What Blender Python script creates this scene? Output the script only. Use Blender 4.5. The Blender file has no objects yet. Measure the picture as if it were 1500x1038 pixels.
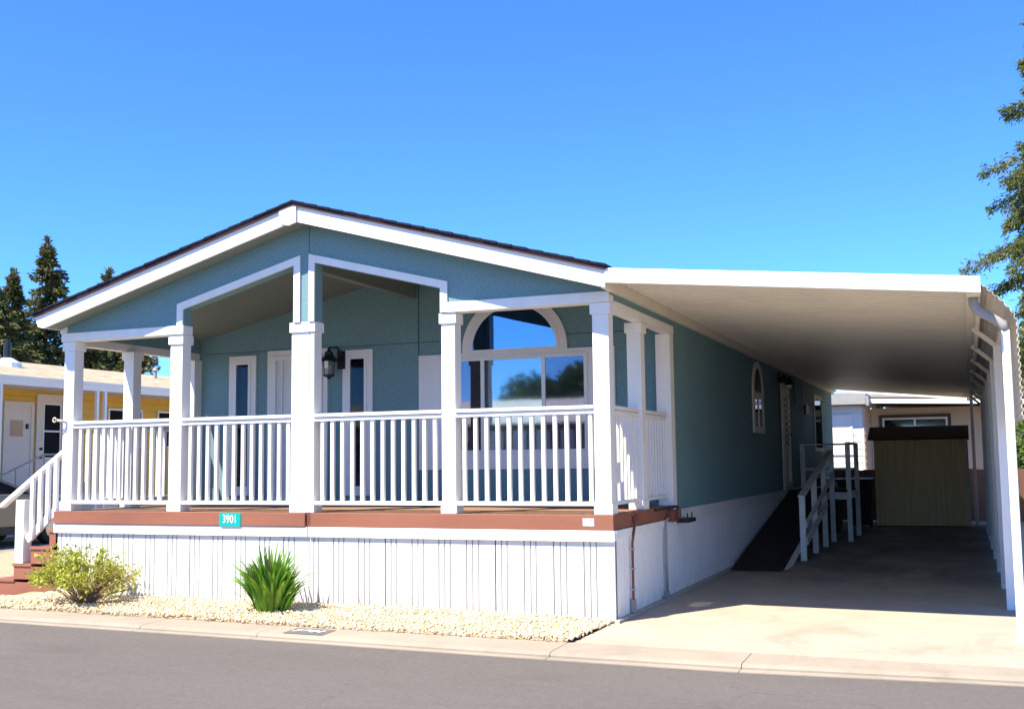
import bpy, math, random
import numpy as np
from mathutils import Vector, Matrix
random.seed(7); RNG = np.random.default_rng(11)
sc = bpy.context.scene
C = sc.collection

# ------------------------------------------------------------------ camera
cam_d = bpy.data.cameras.new("camera")
cam_d.sensor_width = 36.0; cam_d.lens = 1626.44 / 1500 * 36.0
cam_d.clip_start = 0.05; cam_d.clip_end = 3000
cam = bpy.data.objects.new("camera", cam_d); C.objects.link(cam)
_r = Vector((0.92575169, 0.37794896, -0.01176409))
_u = Vector((0.04725342, -0.08476376, 0.99527997))
_f = Vector((-0.37516786, 0.92193801, 0.09632957))
cam.matrix_world = Matrix(((_r.x, _u.x, -_f.x, 3.1071), (_r.y, _u.y, -_f.y, -10.1318), (_r.z, _u.z, -_f.z, 1.5055), (0, 0, 0, 1)))
sc.camera = cam

# ------------------------------------------------------------------ light
SUN = Vector((-0.34, -0.62, 1.0)).normalized()          # direction towards the sun
ELEV = math.asin(SUN.z); ROT = math.atan2(SUN.x, SUN.y)
w = bpy.data.worlds.new("World"); sc.world = w; w.use_nodes = True
nt = w.node_tree; bg = nt.nodes["Background"]
sky = nt.nodes.new("ShaderNodeTexSky"); sky.sky_type = 'NISHITA'; sky.sun_disc = False
sky.sun_elevation = ELEV; sky.sun_rotation = ROT
sky.air_density = 2.0; sky.dust_density = 0.0; sky.ozone_density = 8.0; sky.altitude = 9000
hs = nt.nodes.new("ShaderNodeHueSaturation"); hs.inputs["Saturation"].default_value = 1.11; hs.inputs["Hue"].default_value = 0.502
nt.links.new(sky.outputs[0], hs.inputs["Color"]); nt.links.new(hs.outputs[0], bg.inputs[0])
bg.inputs[1].default_value = 0.136
sd = bpy.data.lights.new("sun", 'SUN'); sd.energy = 4.35; sd.angle = math.radians(0.53); sd.color = (1.0, 0.91, 0.75)
sun = bpy.data.objects.new("sun", sd); C.objects.link(sun)
sun.rotation_euler = SUN.to_track_quat('Z', 'Y').to_euler(); sun.location = (-10, -18, 30)
vs = sc.view_settings; vs.view_transform = 'Standard'; vs.look = 'None'; vs.exposure = 1.36; vs.gamma = 1.0

# ------------------------------------------------------------------ materials
MATS = {}
def nodes(name):
    m = bpy.data.materials.new(name); m.use_nodes = True
    t = m.node_tree; b = t.nodes["Principled BSDF"]
    MATS[name] = m
    return m, t, b
def coords(t, scale=(1, 1, 1), kind='Object'):
    tc = t.nodes.new("ShaderNodeTexCoord"); mp = t.nodes.new("ShaderNodeMapping")
    mp.inputs["Scale"].default_value = scale
    t.links.new(tc.outputs[kind], mp.inputs[0]); return mp.outputs[0]
def noise(t, vec, scale, detail=4, rough=0.55, dist=0):
    n = t.nodes.new("ShaderNodeTexNoise"); n.inputs["Scale"].default_value = scale
    n.inputs["Detail"].default_value = detail; n.inputs["Roughness"].default_value = rough
    n.inputs["Distortion"].default_value = dist
    t.links.new(vec, n.inputs["Vector"]); return n.outputs["Fac"]
def ramp(t, fac, stops):
    r = t.nodes.new("ShaderNodeValToRGB"); e = r.color_ramp.elements
    while len(e) < len(stops): e.new(0.5)
    for k, (p, c) in enumerate(stops):
        e[k].position = p; e[k].color = (c[0], c[1], c[2], 1)
    t.links.new(fac, r.inputs[0]); return r.outputs[0]
def mixc(t, fac, a, b, mode='MIX'):
    m = t.nodes.new("ShaderNodeMix"); m.data_type = 'RGBA'; m.blend_type = mode
    if isinstance(fac, float): m.inputs[0].default_value = fac
    else: t.links.new(fac, m.inputs[0])
    for i, v in ((6, a), (7, b)):
        if isinstance(v, tuple): m.inputs[i].default_value = (*v, 1)
        else: t.links.new(v, m.inputs[i])
    return m.outputs[2]
def bump(t, b, h, strength=0.3, dist=0.01):
    n = t.nodes.new("ShaderNodeBump"); n.inputs["Strength"].default_value = strength; n.inputs["Distance"].default_value = dist
    t.links.new(h, n.inputs["Height"]); t.links.new(n.outputs[0], b.inputs["Normal"])
def mat(name, col, rough=0.6, var=0.12, vscale=1.5, bscale=60, bstr=0.15, bdist=0.004, stretch=(1, 1, 1), spec=0.4, metal=0.0):
    """paint / plain surface: slow colour variation + fine bump"""
    m, t, b = nodes(name)
    v = coords(t, stretch)
    n = noise(t, v, vscale, 6, 0.6)
    lo = tuple(max(0, c * (1 - var)) for c in col); hi = tuple(min(1, c * (1 + var)) for c in col)
    t.links.new(ramp(t, n, [(0.3, lo), (0.7, hi)]), b.inputs["Base Color"])
    b.inputs["Roughness"].default_value = rough; b.inputs["Metallic"].default_value = metal
    b.inputs["Specular IOR Level"].default_value = spec
    if bstr: bump(t, b, noise(t, v, bscale, 5, 0.6), bstr, bdist)
    return m

mat("white_paint", (0.79, 0.78, 0.765), 0.55, 0.05, 3.0, 60, 0.2, stretch=(1.6, 1.6, 0.3))
mat("side_skirt", (0.86, 0.85, 0.85), 0.55, 0.04, 1.2, 40, 0.2, stretch=(1, 1, 0.25))  # copy of white_skirt, made lighter to brighten the shaded side
mat("joint_teal", (0.045, 0.085, 0.09), 0.9, 0.1)
mat("white_skirt", (0.66, 0.65, 0.65), 0.55, 0.04, 1.2, 40, 0.2, stretch=(1, 1, 0.25))
mat("white_metal", (0.78, 0.78, 0.77), 0.35, 0.03, 2.0, 30, 0.05)
mat("cream_paint", (0.74, 0.68, 0.58), 0.55, 0.05, 2.0, 70, 0.12)
mat("footing", (0.42, 0.38, 0.32), 0.8, 0.15, 6, 80, 0.4)
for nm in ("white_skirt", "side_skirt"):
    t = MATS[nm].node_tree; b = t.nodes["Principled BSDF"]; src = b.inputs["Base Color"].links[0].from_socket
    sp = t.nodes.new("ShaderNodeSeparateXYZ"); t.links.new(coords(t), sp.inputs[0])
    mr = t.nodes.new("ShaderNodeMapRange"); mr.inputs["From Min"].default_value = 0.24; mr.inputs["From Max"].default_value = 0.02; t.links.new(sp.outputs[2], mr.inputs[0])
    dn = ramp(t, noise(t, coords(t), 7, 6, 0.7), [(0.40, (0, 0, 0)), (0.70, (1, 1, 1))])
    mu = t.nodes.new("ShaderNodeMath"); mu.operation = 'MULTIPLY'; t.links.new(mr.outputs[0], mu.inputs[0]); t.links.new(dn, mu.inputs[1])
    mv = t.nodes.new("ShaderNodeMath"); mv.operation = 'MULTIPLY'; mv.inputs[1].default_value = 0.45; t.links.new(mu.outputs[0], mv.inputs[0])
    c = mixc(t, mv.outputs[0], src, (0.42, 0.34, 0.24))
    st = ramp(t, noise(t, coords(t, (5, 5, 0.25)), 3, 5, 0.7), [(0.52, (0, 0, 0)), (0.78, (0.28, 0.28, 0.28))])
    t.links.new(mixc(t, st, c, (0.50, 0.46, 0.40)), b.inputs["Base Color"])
# teal siding: OSB stucco-like texture
m, t, b = nodes("teal_siding"); v = coords(t)
n1 = noise(t, v, 1.1, 5); n2 = noise(t, v, 48, 4, 0.75)
c1 = ramp(t, n1, [(0.3, (0.145, 0.278, 0.312)), (0.7, (0.175, 0.325, 0.358))])
c2 = mixc(t, 0.5, c1, ramp(t, n2, [(0.38, (0.080, 0.155, 0.17)), (0.62, (0.21, 0.36, 0.39))]))
t.links.new(c2, b.inputs["Base Color"]); b.inputs["Roughness"].default_value = 0.75
bump(t, b, n2, 0.55, 0.006)
m, t, b = nodes("porch_ceiling"); v = coords(t)
t.links.new(ramp(t, noise(t, v, 45, 4), [(0.3, (0.145, 0.175, 0.155)), (0.7, (0.19, 0.225, 0.20))]), b.inputs["Base Color"])
b.inputs["Roughness"].default_value = 0.8; bump(t, b, noise(t, v, 60, 4), 0.4, 0.005)
mat("deck_red", (0.27, 0.105, 0.062), 0.55, 0.14, 3.0, 50, 0.25, stretch=(0.25, 1, 1))
# deck boards
m, t, b = nodes("deck_boards"); v = coords(t, (1, 1, 1))
wv = t.nodes.new("ShaderNodeTexWave"); wv.wave_type = 'BANDS'; wv.bands_direction = 'Y'; wv.inputs["Scale"].default_value = 2.2; wv.inputs["Distortion"].default_value = 0
t.links.new(v, wv.inputs["Vector"])
c1 = ramp(t, noise(t, coords(t, (0.4, 6, 1)), 3, 5), [(0.3, (0.24, 0.13, 0.08)), (0.7, (0.36, 0.22, 0.14))])
c2 = mixc(t, ramp(t, wv.outputs["Fac"], [(0.02, (0, 0, 0)), (0.06, (1, 1, 1))]), (0.05, 0.03, 0.02), c1)
t.links.new(c2, b.inputs["Base Color"]); b.inputs["Roughness"].default_value = 0.7
# concrete
def concrete(name, lo, hi, spots=0.5, oil_shade=False):
    m, t, b = nodes(name); v = coords(t)
    c = ramp(t, noise(t, v, 1.4, 8, 0.65, 0.4), [(0.28, lo), (0.72, hi)])
    fine = noise(t, v, 160, 3, 0.7)
    c = mixc(t, 0.22, c, ramp(t, fine, [(0.35, tuple(x * .55 for x in lo)), (0.65, tuple(min(1, x * 1.25) for x in hi))]))
    st = ramp(t, noise(t, coords(t, (1, 0.6, 1)), 0.9, 6, 0.7, 1.2), [(0.52, (0, 0, 0)), (0.72, (1, 1, 1))])
    mm = t.nodes.new("ShaderNodeMath"); mm.operation = 'MULTIPLY'; mm.inputs[1].default_value = spots
    t.links.new(st, mm.inputs[0])
    c = mixc(t, mm.outputs[0], c, tuple(x * 0.62 for x in lo))
    if oil_shade:   # drip stains, also painted in to deepen the shaded back of the floor
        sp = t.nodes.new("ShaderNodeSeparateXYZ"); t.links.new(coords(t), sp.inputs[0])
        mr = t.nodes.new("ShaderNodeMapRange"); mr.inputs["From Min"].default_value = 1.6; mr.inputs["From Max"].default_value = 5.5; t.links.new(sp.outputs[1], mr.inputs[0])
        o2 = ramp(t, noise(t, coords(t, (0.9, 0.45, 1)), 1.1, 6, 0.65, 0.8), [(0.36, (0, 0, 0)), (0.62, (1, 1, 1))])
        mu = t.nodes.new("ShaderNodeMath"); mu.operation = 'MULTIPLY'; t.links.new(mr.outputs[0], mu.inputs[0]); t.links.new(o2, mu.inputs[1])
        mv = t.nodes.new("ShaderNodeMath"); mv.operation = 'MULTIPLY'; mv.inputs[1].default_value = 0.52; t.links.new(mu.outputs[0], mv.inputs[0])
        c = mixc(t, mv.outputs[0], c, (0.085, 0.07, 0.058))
    t.links.new(c, b.inputs["Base Color"]); b.inputs["Roughness"].default_value = 0.85
    bump(t, b, fine, 0.3, 0.003)
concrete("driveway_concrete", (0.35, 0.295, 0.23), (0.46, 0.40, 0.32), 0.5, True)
concrete("kerb_concrete", (0.28, 0.235, 0.185), (0.37, 0.31, 0.245), 0.5)
# asphalt
m, t, b = nodes("asphalt"); v = coords(t)
c = ramp(t, noise(t, coords(t, (0.22, 1, 1)), 0.9, 9, 0.62, 0.5), [(0.28, (0.106, 0.095, 0.090)), (0.72, (0.138, 0.124, 0.118))])
fine = noise(t, v, 150, 3, 0.85)
c = mixc(t, 0.22, c, ramp(t, fine, [(0.34, (0.03, 0.028, 0.026)), (0.66, (0.26, 0.24, 0.225))]))
midn = noise(t, v, 26, 4, 0.8)
c = mixc(t, 0.16, c, ramp(t, midn, [(0.36, (0.06, 0.054, 0.05)), (0.64, (0.22, 0.20, 0.19))]))
agg = t.nodes.new("ShaderNodeTexVoronoi"); agg.inputs["Scale"].default_value = 70; t.links.new(v, agg.inputs["Vector"])
c = mixc(t, ramp(t, agg.outputs["Distance"], [(0.08, (0.4, 0.4, 0.4)), (0.18, (0, 0, 0))]), c, (0.24, 0.225, 0.215))
ck = t.nodes.new("ShaderNodeTexVoronoi"); ck.feature = 'DISTANCE_TO_EDGE'; ck.inputs["Scale"].default_value = 0.33
vd = t.nodes.new("ShaderNodeVectorMath"); vd.operation = 'ADD'; nn = t.nodes.new("ShaderNodeTexNoise"); nn.inputs["Scale"].default_value = 2.2; nn.inputs["Detail"].default_value = 6
t.links.new(v, nn.inputs["Vector"]); t.links.new(v, vd.inputs[0]); t.links.new(nn.outputs["Color"], vd.inputs[1]); t.links.new(vd.outputs[0], ck.inputs["Vector"])
c = mixc(t, ramp(t, ck.outputs["Distance"], [(0.0, (0.16, 0.16, 0.16)), (0.006, (0, 0, 0))]), c, (0.03, 0.028, 0.026))
drk = ramp(t, noise(t, coords(t, (0.35, 1.4, 1)), 0.7, 5, 0.6, 1.0), [(0.55, (0, 0, 0)), (0.75, (0.45, 0.45, 0.45))])
c = mixc(t, drk, c, (0.08, 0.071, 0.066))
t.links.new(c, b.inputs["Base Color"]); b.inputs["Roughness"].default_value = 0.9; b.inputs["Specular IOR Level"].default_value = 0.15; bump(t, b, fine, 0.4, 0.004)
# gravel stones
m, t, b = nodes("gravel_stone")
g = t.nodes.new("ShaderNodeNewGeometry")
t.links.new(ramp(t, g.outputs["Random Per Island"], [(0, (0.38, 0.26, 0.14)), (0.25, (0.56, 0.44, 0.27)), (0.55, (0.66, 0.54, 0.36)), (0.85, (0.72, 0.63, 0.48)), (1, (0.50, 0.33, 0.20))]), b.inputs["Base Color"])
b.inputs["Roughness"].default_value = 0.8
m, t, b = nodes("gravel_ground"); v = coords(t)
t.links.new(ramp(t, noise(t, v, 55, 3, 0.8), [(0.32, (0.24, 0.16, 0.09)), (0.5, (0.50, 0.39, 0.25)), (0.68, (0.62, 0.51, 0.35))]), b.inputs["Base Color"])
b.inputs["Roughness"].default_value = 0.9; bump(t, b, noise(t, v, 55, 3, 0.8), 1.0, 0.02)
mat("earth", (0.22, 0.18, 0.12), 0.95, 0.25, 0.3, 20, 0.4, 0.02)
# shingles
m, t, b = nodes("dark_shingle"); v = coords(t)
t.links.new(ramp(t, noise(t, v, 14, 3, 0.8), [(0.3, (0.010, 0.010, 0.020)), (0.7, (0.028, 0.026, 0.045))]), b.inputs["Base Color"]); b.inputs["Specular IOR Level"].default_value = 0.08
b.inputs["Roughness"].default_value = 0.85; bump(t, b, noise(t, v, 120, 2), 0.5, 0.004)
mat("drip_edge", (0.10, 0.055, 0.05), 0.7, 0.05, spec=0.1)
m, t, b = nodes("weathered_shingle"); 
c = ramp(t, noise(t, coords(t, (3, 0.8, 1)), 2.5, 6, 0.75), [(0.3, (0.24, 0.19, 0.13)), (0.5, (0.40, 0.33, 0.25)), (0.7, (0.55, 0.47, 0.37))])
t.links.new(c, b.inputs["Base Color"]); b.inputs["Roughness"].default_value = 0.95; b.inputs["Specular IOR Level"].default_value = 0.0; bump(t, b, noise(t, coords(t, (1, 1, 1)), 18, 4), 0.6, 0.02)
mat("carport_pan", (0.80, 0.75, 0.66), 0.5, 0.05, 1.5, 25, 0.05)
mat("awning_sheet", (0.72, 0.67, 0.60), 0.55, 0.12, 2.0, 25, 0.1)
mat("pipe_grey", (0.32, 0.31, 0.30), 0.45, 0.08, 5, 40, 0.1)
mat("conduit_brown", (0.17, 0.06, 0.04), 0.5, 0.15, 10, 40, 0.1)
mat("black_metal", (0.015, 0.015, 0.017), 0.4, 0.2, 10, 60, 0.1)
mat("ramp_carpet", (0.030, 0.016, 0.013), 0.95, 0.3, 6, 150, 0.5, 0.005)
mat("ramp_wood", (0.88, 0.86, 0.82), 0.65, 0.10, 5, 50, 0.25)
mat("black_plastic", (0.016, 0.016, 0.018), 0.45, 0.1, 5, 60, 0.1)
mat("shed_panel", (0.96, 0.66, 0.35), 0.85, 0.18, 3.5, 40, 0.3, stretch=(9, 9, 0.3))
mat("shed_roof", (0.045, 0.028, 0.022), 0.8, 0.2, 8, 60, 0.3)
mat("shed_trim", (0.78, 0.66, 0.46), 0.7, 0.1)
mat("fence_wood", (0.13, 0.062, 0.04), 0.8, 0.25, 4, 40, 0.3, stretch=(6, 6, 0.4))
mat("yellow_siding", (0.68, 0.42, 0.07), 0.65, 0.06, 2, 40, 0.15)
mat("offwhite", (0.66, 0.60, 0.54), 0.6, 0.05)
mat("brown_trim", (0.075, 0.045, 0.03), 0.6, 0.1)
mat("beige_siding", (0.62, 0.50, 0.40), 0.7, 0.05)
mat("notice_paper", (0.48, 0.34, 0.24), 0.8, 0.1)
mat("green_sign", (0.0, 0.36, 0.33), 0.35, 0.03)
mat("sign_white", (0.85, 0.87, 0.86), 0.4, 0.02)
mat("plaque_grey", (0.13, 0.12, 0.12), 0.8, 0.2, 20, 120, 0.3)
mat("sticker", (0.52, 0.54, 0.60), 0.5, 0.35, 25, 60, 0.0)
mat("window_dark", (0.016, 0.017, 0.022), 0.9, 0.1, spec=0.05)
mat("curtain", (0.60, 0.62, 0.64), 0.85, 0.05)
mat("blind_slat", (0.60, 0.62, 0.66), 0.6, 0.05)
mat("blind_dark", (0.12, 0.12, 0.15), 0.6, 0.05)
mat("bark", (0.10, 0.065, 0.045), 0.9, 0.25, 6, 30, 0.5, 0.02, stretch=(3, 3, 0.6))
mat("twig", (0.26, 0.17, 0.10), 0.85, 0.2, 12)
mat("tyre", (0.02, 0.02, 0.02), 0.85, 0.1)
mat("rubber_trim", (0.03, 0.03, 0.032), 0.6, 0.1)
m = mat("silver_paint", (0.22, 0.20, 0.17), 0.3, 0.02, 1, 10, 0.0, metal=0.4)
mat("steel", (0.55, 0.55, 0.57), 0.3, 0.05, metal=0.8)
mat("tail_red", (0.35, 0.01, 0.01), 0.25, 0.02)
def glass(name, fac, tint=(0.9, 0.95, 1.0), top=0.8, rough=0.012):
    m = bpy.data.materials.new(name); m.use_nodes = True; t = m.node_tree; t.nodes.clear()
    o = t.nodes.new("ShaderNodeOutputMaterial"); mx = t.nodes.new("ShaderNodeMixShader")
    tr = t.nodes.new("ShaderNodeBsdfTransparent"); gl = t.nodes.new("ShaderNodeBsdfGlossy")
    gl.inputs["Roughness"].default_value = rough; gl.inputs["Color"].default_value = (*tint, 1)
    tr.inputs["Color"].default_value = (0.75, 0.78, 0.80, 1)
    lw = t.nodes.new("ShaderNodeLayerWeight"); lw.inputs["Blend"].default_value = 0.25
    mr = t.nodes.new("ShaderNodeMapRange"); mr.inputs["To Min"].default_value = fac; mr.inputs["To Max"].default_value = top
    t.links.new(lw.outputs["Fresnel"], mr.inputs[0]); t.links.new(mr.outputs[0], mx.inputs[0])
    t.links.new(tr.outputs[0], mx.inputs[1]); t.links.new(gl.outputs[0], mx.inputs[2]); t.links.new(mx.outputs[0], o.inputs[0])
    n = t.nodes.new("ShaderNodeTexNoise"); n.inputs["Scale"].default_value = 1.6
    tc = t.nodes.new("ShaderNodeTexCoord"); t.links.new(tc.outputs["Object"], n.inputs["Vector"])
    bp = t.nodes.new("ShaderNodeBump"); bp.inputs["Strength"].default_value = 0.04; bp.inputs["Distance"].default_value = 0.01
    t.links.new(n.outputs["Fac"], bp.inputs["Height"]); t.links.new(bp.outputs[0], gl.inputs["Normal"])
    MATS[name] = m
glass("glass_mirror", 0.70, (0.24, 0.37, 0.70), 0.8); glass("glass_mid", 0.34, (0.50, 0.66, 0.78), 0.40, 0.035); glass("glass_dark", 0.12, (0.7, 0.75, 1.0), 0.2, 0.03); glass("sidelight_glass", 0.04, (0.30, 0.34, 0.40), 0.08); glass("lamp_glass", 0.08)
def foliage(name, stops, trans=0.25):
    m, t, b = nodes(name)
    g = t.nodes.new("ShaderNodeNewGeometry")
    c = ramp(t, g.outputs["Random Per Island"], stops)
    big = noise(t, coords(t), 0.8, 3)
    c = mixc(t, ramp(t, big, [(0.35, (0, 0, 0)), (0.65, (0.55, 0.55, 0.55))]), c, stops[-1][1])
    t.links.new(c, b.inputs["Base Color"]); b.inputs["Roughness"].default_value = 0.6
    b.inputs["Specular IOR Level"].default_value = 0.2
    tr = t.nodes.new("ShaderNodeBsdfTranslucent"); mx = t.nodes.new("ShaderNodeMixShader"); mx.inputs[0].default_value = trans
    t.links.new(c, tr.inputs[0]); o = t.nodes["Material Output"]
    t.links.new(b.outputs[0], mx.inputs[1]); t.links.new(tr.outputs[0], mx.inputs[2]); t.links.new(mx.outputs[0], o.inputs[0])
foliage("conifer_leaf", [(0, (0.022, 0.045, 0.022)), (0.4, (0.05, 0.082, 0.032)), (0.75, (0.11, 0.135, 0.042)), (1, (0.19, 0.16, 0.06))], 0.15)
foliage("redwood_leaf", [(0, (0.025, 0.06, 0.018)), (0.4, (0.07, 0.125, 0.035)), (0.9, (0.15, 0.19, 0.05)), (1, (0.19, 0.17, 0.06))])
foliage("olive_leaf", [(0, (0.08, 0.09, 0.02)), (0.5, (0.17, 0.15, 0.03)), (1, (0.26, 0.22, 0.05))])
foliage("broad_leaf", [(0, (0.05, 0.09, 0.02)), (0.5, (0.09, 0.15, 0.03)), (1, (0.16, 0.22, 0.05))])
foliage("bush_leaf", [(0, (0.22, 0.28, 0.025)), (0.5, (0.38, 0.42, 0.04)), (1, (0.56, 0.56, 0.12))], 0.35)
foliage("blade_leaf", [(0, (0.04, 0.15, 0.010)), (0.5, (0.09, 0.28, 0.02)), (0.92, (0.17, 0.42, 0.04)), (1, (0.28, 0.38, 0.06))], 0.3)
foliage("dry_leaf", [(0, (0.22, 0.16, 0.06)), (1, (0.36, 0.28, 0.12))], 0.2)

# ------------------------------------------------------------------ mesh helpers
class MB:
    def __init__(s): s.v = []; s.f = []
    def add(s, vs, fs):
        o = len(s.v); s.v += [tuple(p) for p in vs]; s.f += [tuple(i + o for i in f) for f in fs]; return s
    def box(s, x0, x1, y0, y1, z0, z1):
        if x0 > x1: x0, x1 = x1, x0
        if y0 > y1: y0, y1 = y1, y0
        return s.add([(x0,y0,z0),(x1,y0,z0),(x1,y1,z0),(x0,y1,z0),(x0,y0,z1),(x1,y0,z1),(x1,y1,z1),(x0,y1,z1)],
                     [(0,3,2,1),(4,5,6,7),(0,1,5,4),(1,2,6,5),(2,3,7,6),(3,0,4,7)])
    def prism(s, poly, axis, a, b):
        """poly: 2-D outline (counter-clockwise not required); axis 'y': (x,z) along y; 'x': (y,z) along x; 'z': (x,y) along z"""
        n = len(poly)
        def P(p, d): return {'y': (p[0], d, p[1]), 'x': (d, p[0], p[1]), 'z': (p[0], p[1], d)}[axis]
        ar = sum(poly[i][0] * poly[(i+1) % n][1] - poly[(i+1) % n][0] * poly[i][1] for i in range(n))
        if (ar > 0) == (axis == 'y'): poly = poly[::-1]
        if a > b: a, b = b, a
        vs = [P(p, a) for p in poly] + [P(p, b) for p in poly]
        fs = [tuple(range(n))[::-1], tuple(range(n, 2*n))] + [(i, (i+1) % n, n + (i+1) % n, n + i) for i in range(n)]
        return s.add(vs, fs)
    def sheet(s, pts, axis, a, b):
        """open profile swept along axis -> faces"""
        def P(p, d): return {'y': (p[0], d, p[1]), 'x': (d, p[0], p[1])}[axis]
        n = len(pts)
        return s.add([P(p, a) for p in pts] + [P(p, b) for p in pts], [(i, i+1, n+i+1, n+i) for i in range(n-1)])
    def bar(s, p, q, w, h, up=(0, 0, 1)):
        p = Vector(p); q = Vector(q); d = (q - p).normalized(); u = Vector(up)
        r = d.cross(u).normalized(); u = r.cross(d).normalized()
        vs = []
        for c in (p, q):
            for a, b_ in ((-1,-1),(1,-1),(1,1),(-1,1)): vs.append(c + r * a * w / 2 + u * b_ * h / 2)
        return s.add(vs, [(0,1,2,3),(7,6,5,4),(0,4,5,1),(1,5,6,2),(2,6,7,3),(3,7,4,0)])
    def tube(s, pts, r, n=8, cap=True):
        pts = [Vector(p) for p in pts]; rr = r if isinstance(r, (list, tuple)) else [r] * len(pts)
        rings = []; prev = None
        for i, p in enumerate(pts):
            d = (pts[min(i+1, len(pts)-1)] - pts[max(i-1, 0)]).normalized()
            a = prev if prev is not None else (Vector((0,0,1)) if abs(d.z) < 0.9 else Vector((1,0,0)))
            e1 = (a - d * a.dot(d)).normalized(); prev = e1; e2 = d.cross(e1)
            rings.append([p + (e1 * math.cos(2*math.pi*k/n) + e2 * math.sin(2*math.pi*k/n)) * rr[i] for k in range(n)])
        vs = [q for R in rings for q in R]; fs = []
        for i in range(len(rings)-1):
            for k in range(n): fs.append((i*n+k, i*n+(k+1) % n, (i+1)*n+(k+1) % n, (i+1)*n+k))
        if cap: fs += [tuple(range(n))[::-1], tuple((len(rings)-1)*n + k for k in range(n))]
        return s.add(vs, fs)
    def lathe(s, c, prof, n=16):
        """prof: (r, z) list around vertical axis at c"""
        vs = []; fs = []
        for r, z in prof:
            for k in range(n):
                a = 2*math.pi*k/n; vs.append((c[0]+r*math.cos(a), c[1]+r*math.sin(a), c[2]+z))
        for i in range(len(prof)-1):
            for k in range(n): fs.append((i*n+k, i*n+(k+1) % n, (i+1)*n+(k+1) % n, (i+1)*n+k))
        fs += [tuple(range(n))[::-1], tuple((len(prof)-1)*n+k for k in range(n))]
        return s.add(vs, fs)
    def disc_x(s, x0, x1, y, z, r, n=20, r2=None):
        r2 = r if r2 is None else r2
        a = [(x0, y + r*math.cos(2*math.pi*k/n), z + r*math.sin(2*math.pi*k/n)) for k in range(n)]
        b = [(x1, y + r2*math.cos(2*math.pi*k/n), z + r2*math.sin(2*math.pi*k/n)) for k in range(n)]
        return s.add(a + b, [tuple(range(n))[::-1], tuple(range(n, 2*n))] + [(k, (k+1) % n, n+(k+1) % n, n+k) for k in range(n)])
    def build(s, name, m, parent=None, bevel=0.0, smooth=False, loc=None):
        me = bpy.data.meshes.new(name); me.from_pydata(s.v, [], s.f); me.update()
        me.materials.append(MATS[m] if isinstance(m, str) else m)
        o = bpy.data.objects.new(name, me); C.objects.link(o)
        if parent is not None:
            o.parent = parent
            if loc is None:
                p = parent; off = Vector((0, 0, 0))
                while p is not None: off += p.location; p = p.parent
                o.location = -off
        if loc is not None: o.location = loc
        if bevel:
            b = o.modifiers.new("bevel", 'BEVEL'); b.width = bevel; b.segments = 2; b.limit_method = 'ANGLE'; b.angle_limit = math.radians(40)
        if smooth:
            for p in me.polygons: p.use_smooth = True
        return o
def from_np(name, v, f, m, parent=None, k=4):
    """fast mesh from numpy: v (N,3), f (M,k)"""
    me = bpy.data.meshes.new(name)
    me.vertices.add(len(v)); me.vertices.foreach_set("co", np.ascontiguousarray(v, dtype=np.float32).ravel())
    me.loops.add(f.size); me.loops.foreach_set("vertex_index", f.ravel().astype(np.int32))
    me.polygons.add(len(f)); me.polygons.foreach_set("loop_start", np.arange(0, f.size, k, dtype=np.int32))
    me.update(calc_edges=True); me.validate()
    me.materials.append(MATS[m])
    o = bpy.data.objects.new(name, me); C.objects.link(o)
    if parent is not None: o.parent = parent
    return o
def thing(name, label, cat, loc=(0, 0, 0), group=None, rotz=0.0):
    o = bpy.data.objects.new(name, None); C.objects.link(o); o.empty_display_size = 0.2
    o.location = loc; o.rotation_euler = (0, 0, rotz); tag(o, label, cat, group); return o
def tag(o, label, cat, group=None):
    o['label'] = label; o['category'] = cat
    if group: o['group'] = group
    return o
def struct(o): o['kind'] = 'structure'; return o
def stuff(o, label=None, cat=None):
    o['kind'] = 'stuff'
    if label: o['label'] = label; o['category'] = cat
    return o
def dup(o, parent, loc=None):
    c = o.copy(); C.objects.link(c); c.parent = parent
    if loc is not None: c.location = loc
    return c
def text_mesh(name, s, size, m, parent, mw, xs=1.0, ext=0.0015, bold=0.0):
    cu = bpy.data.curves.new(name + "_curve", 'FONT'); cu.body = s; cu.size = size; cu.extrude = ext; cu.align_x = 'CENTER'; cu.align_y = 'CENTER'; cu.offset = bold
    cu.space_character = 1.08
    tmp = bpy.data.objects.new("tmp_text", cu); C.objects.link(tmp)
    me = bpy.data.meshes.new_from_object(tmp.evaluated_get(bpy.context.evaluated_depsgraph_get()))
    bpy.data.objects.remove(tmp); bpy.data.curves.remove(cu)
    me.transform(Matrix.Diagonal((xs, 1, 1, 1))); me.transform(mw)
    me.materials.clear(); me.materials.append(MATS[m])
    o = bpy.data.objects.new(name, me); C.objects.link(o); o.parent = parent
    if parent is not None: o.location = -parent.location
    return o

# ------------------------------------------------------------------ ground
XS = [-60, -20, -7, -2.65, 0.0, 1.5, 3.4, 12, 60]
BACK = [-1.2, -0.95, -0.90, -1.11, -1.19, -1.23, -1.28, -1.35, -1.4]
CREASE = [-1.75, -1.45, -1.36, -1.53, -1.66, -1.69, -1.60, -1.7, -1.75]
EDGE = [-1.9, -1.60, -1.45, -1.62, -1.76, -1.80, -1.68, -1.82, -1.9]
def yb(x, T): return float(np.interp(x, XS, T))
mb = MB(); mb.box(-700, 700, -700, 900, -0.5, -0.09)
struct(mb.build("ground", "earth"))
# road
mb = MB(); xs = sorted(set(XS + list(np.linspace(-12, 8, 21))))
vs_ = [(x, yb(x, EDGE), -0.05) for x in xs] + [(x, -12.2, -0.05) for x in xs]
n = len(xs); mb.add(vs_, [(i, n+i, n+i+1, i+1) for i in range(n-1)])
struct(mb.build("road", "asphalt"))
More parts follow.
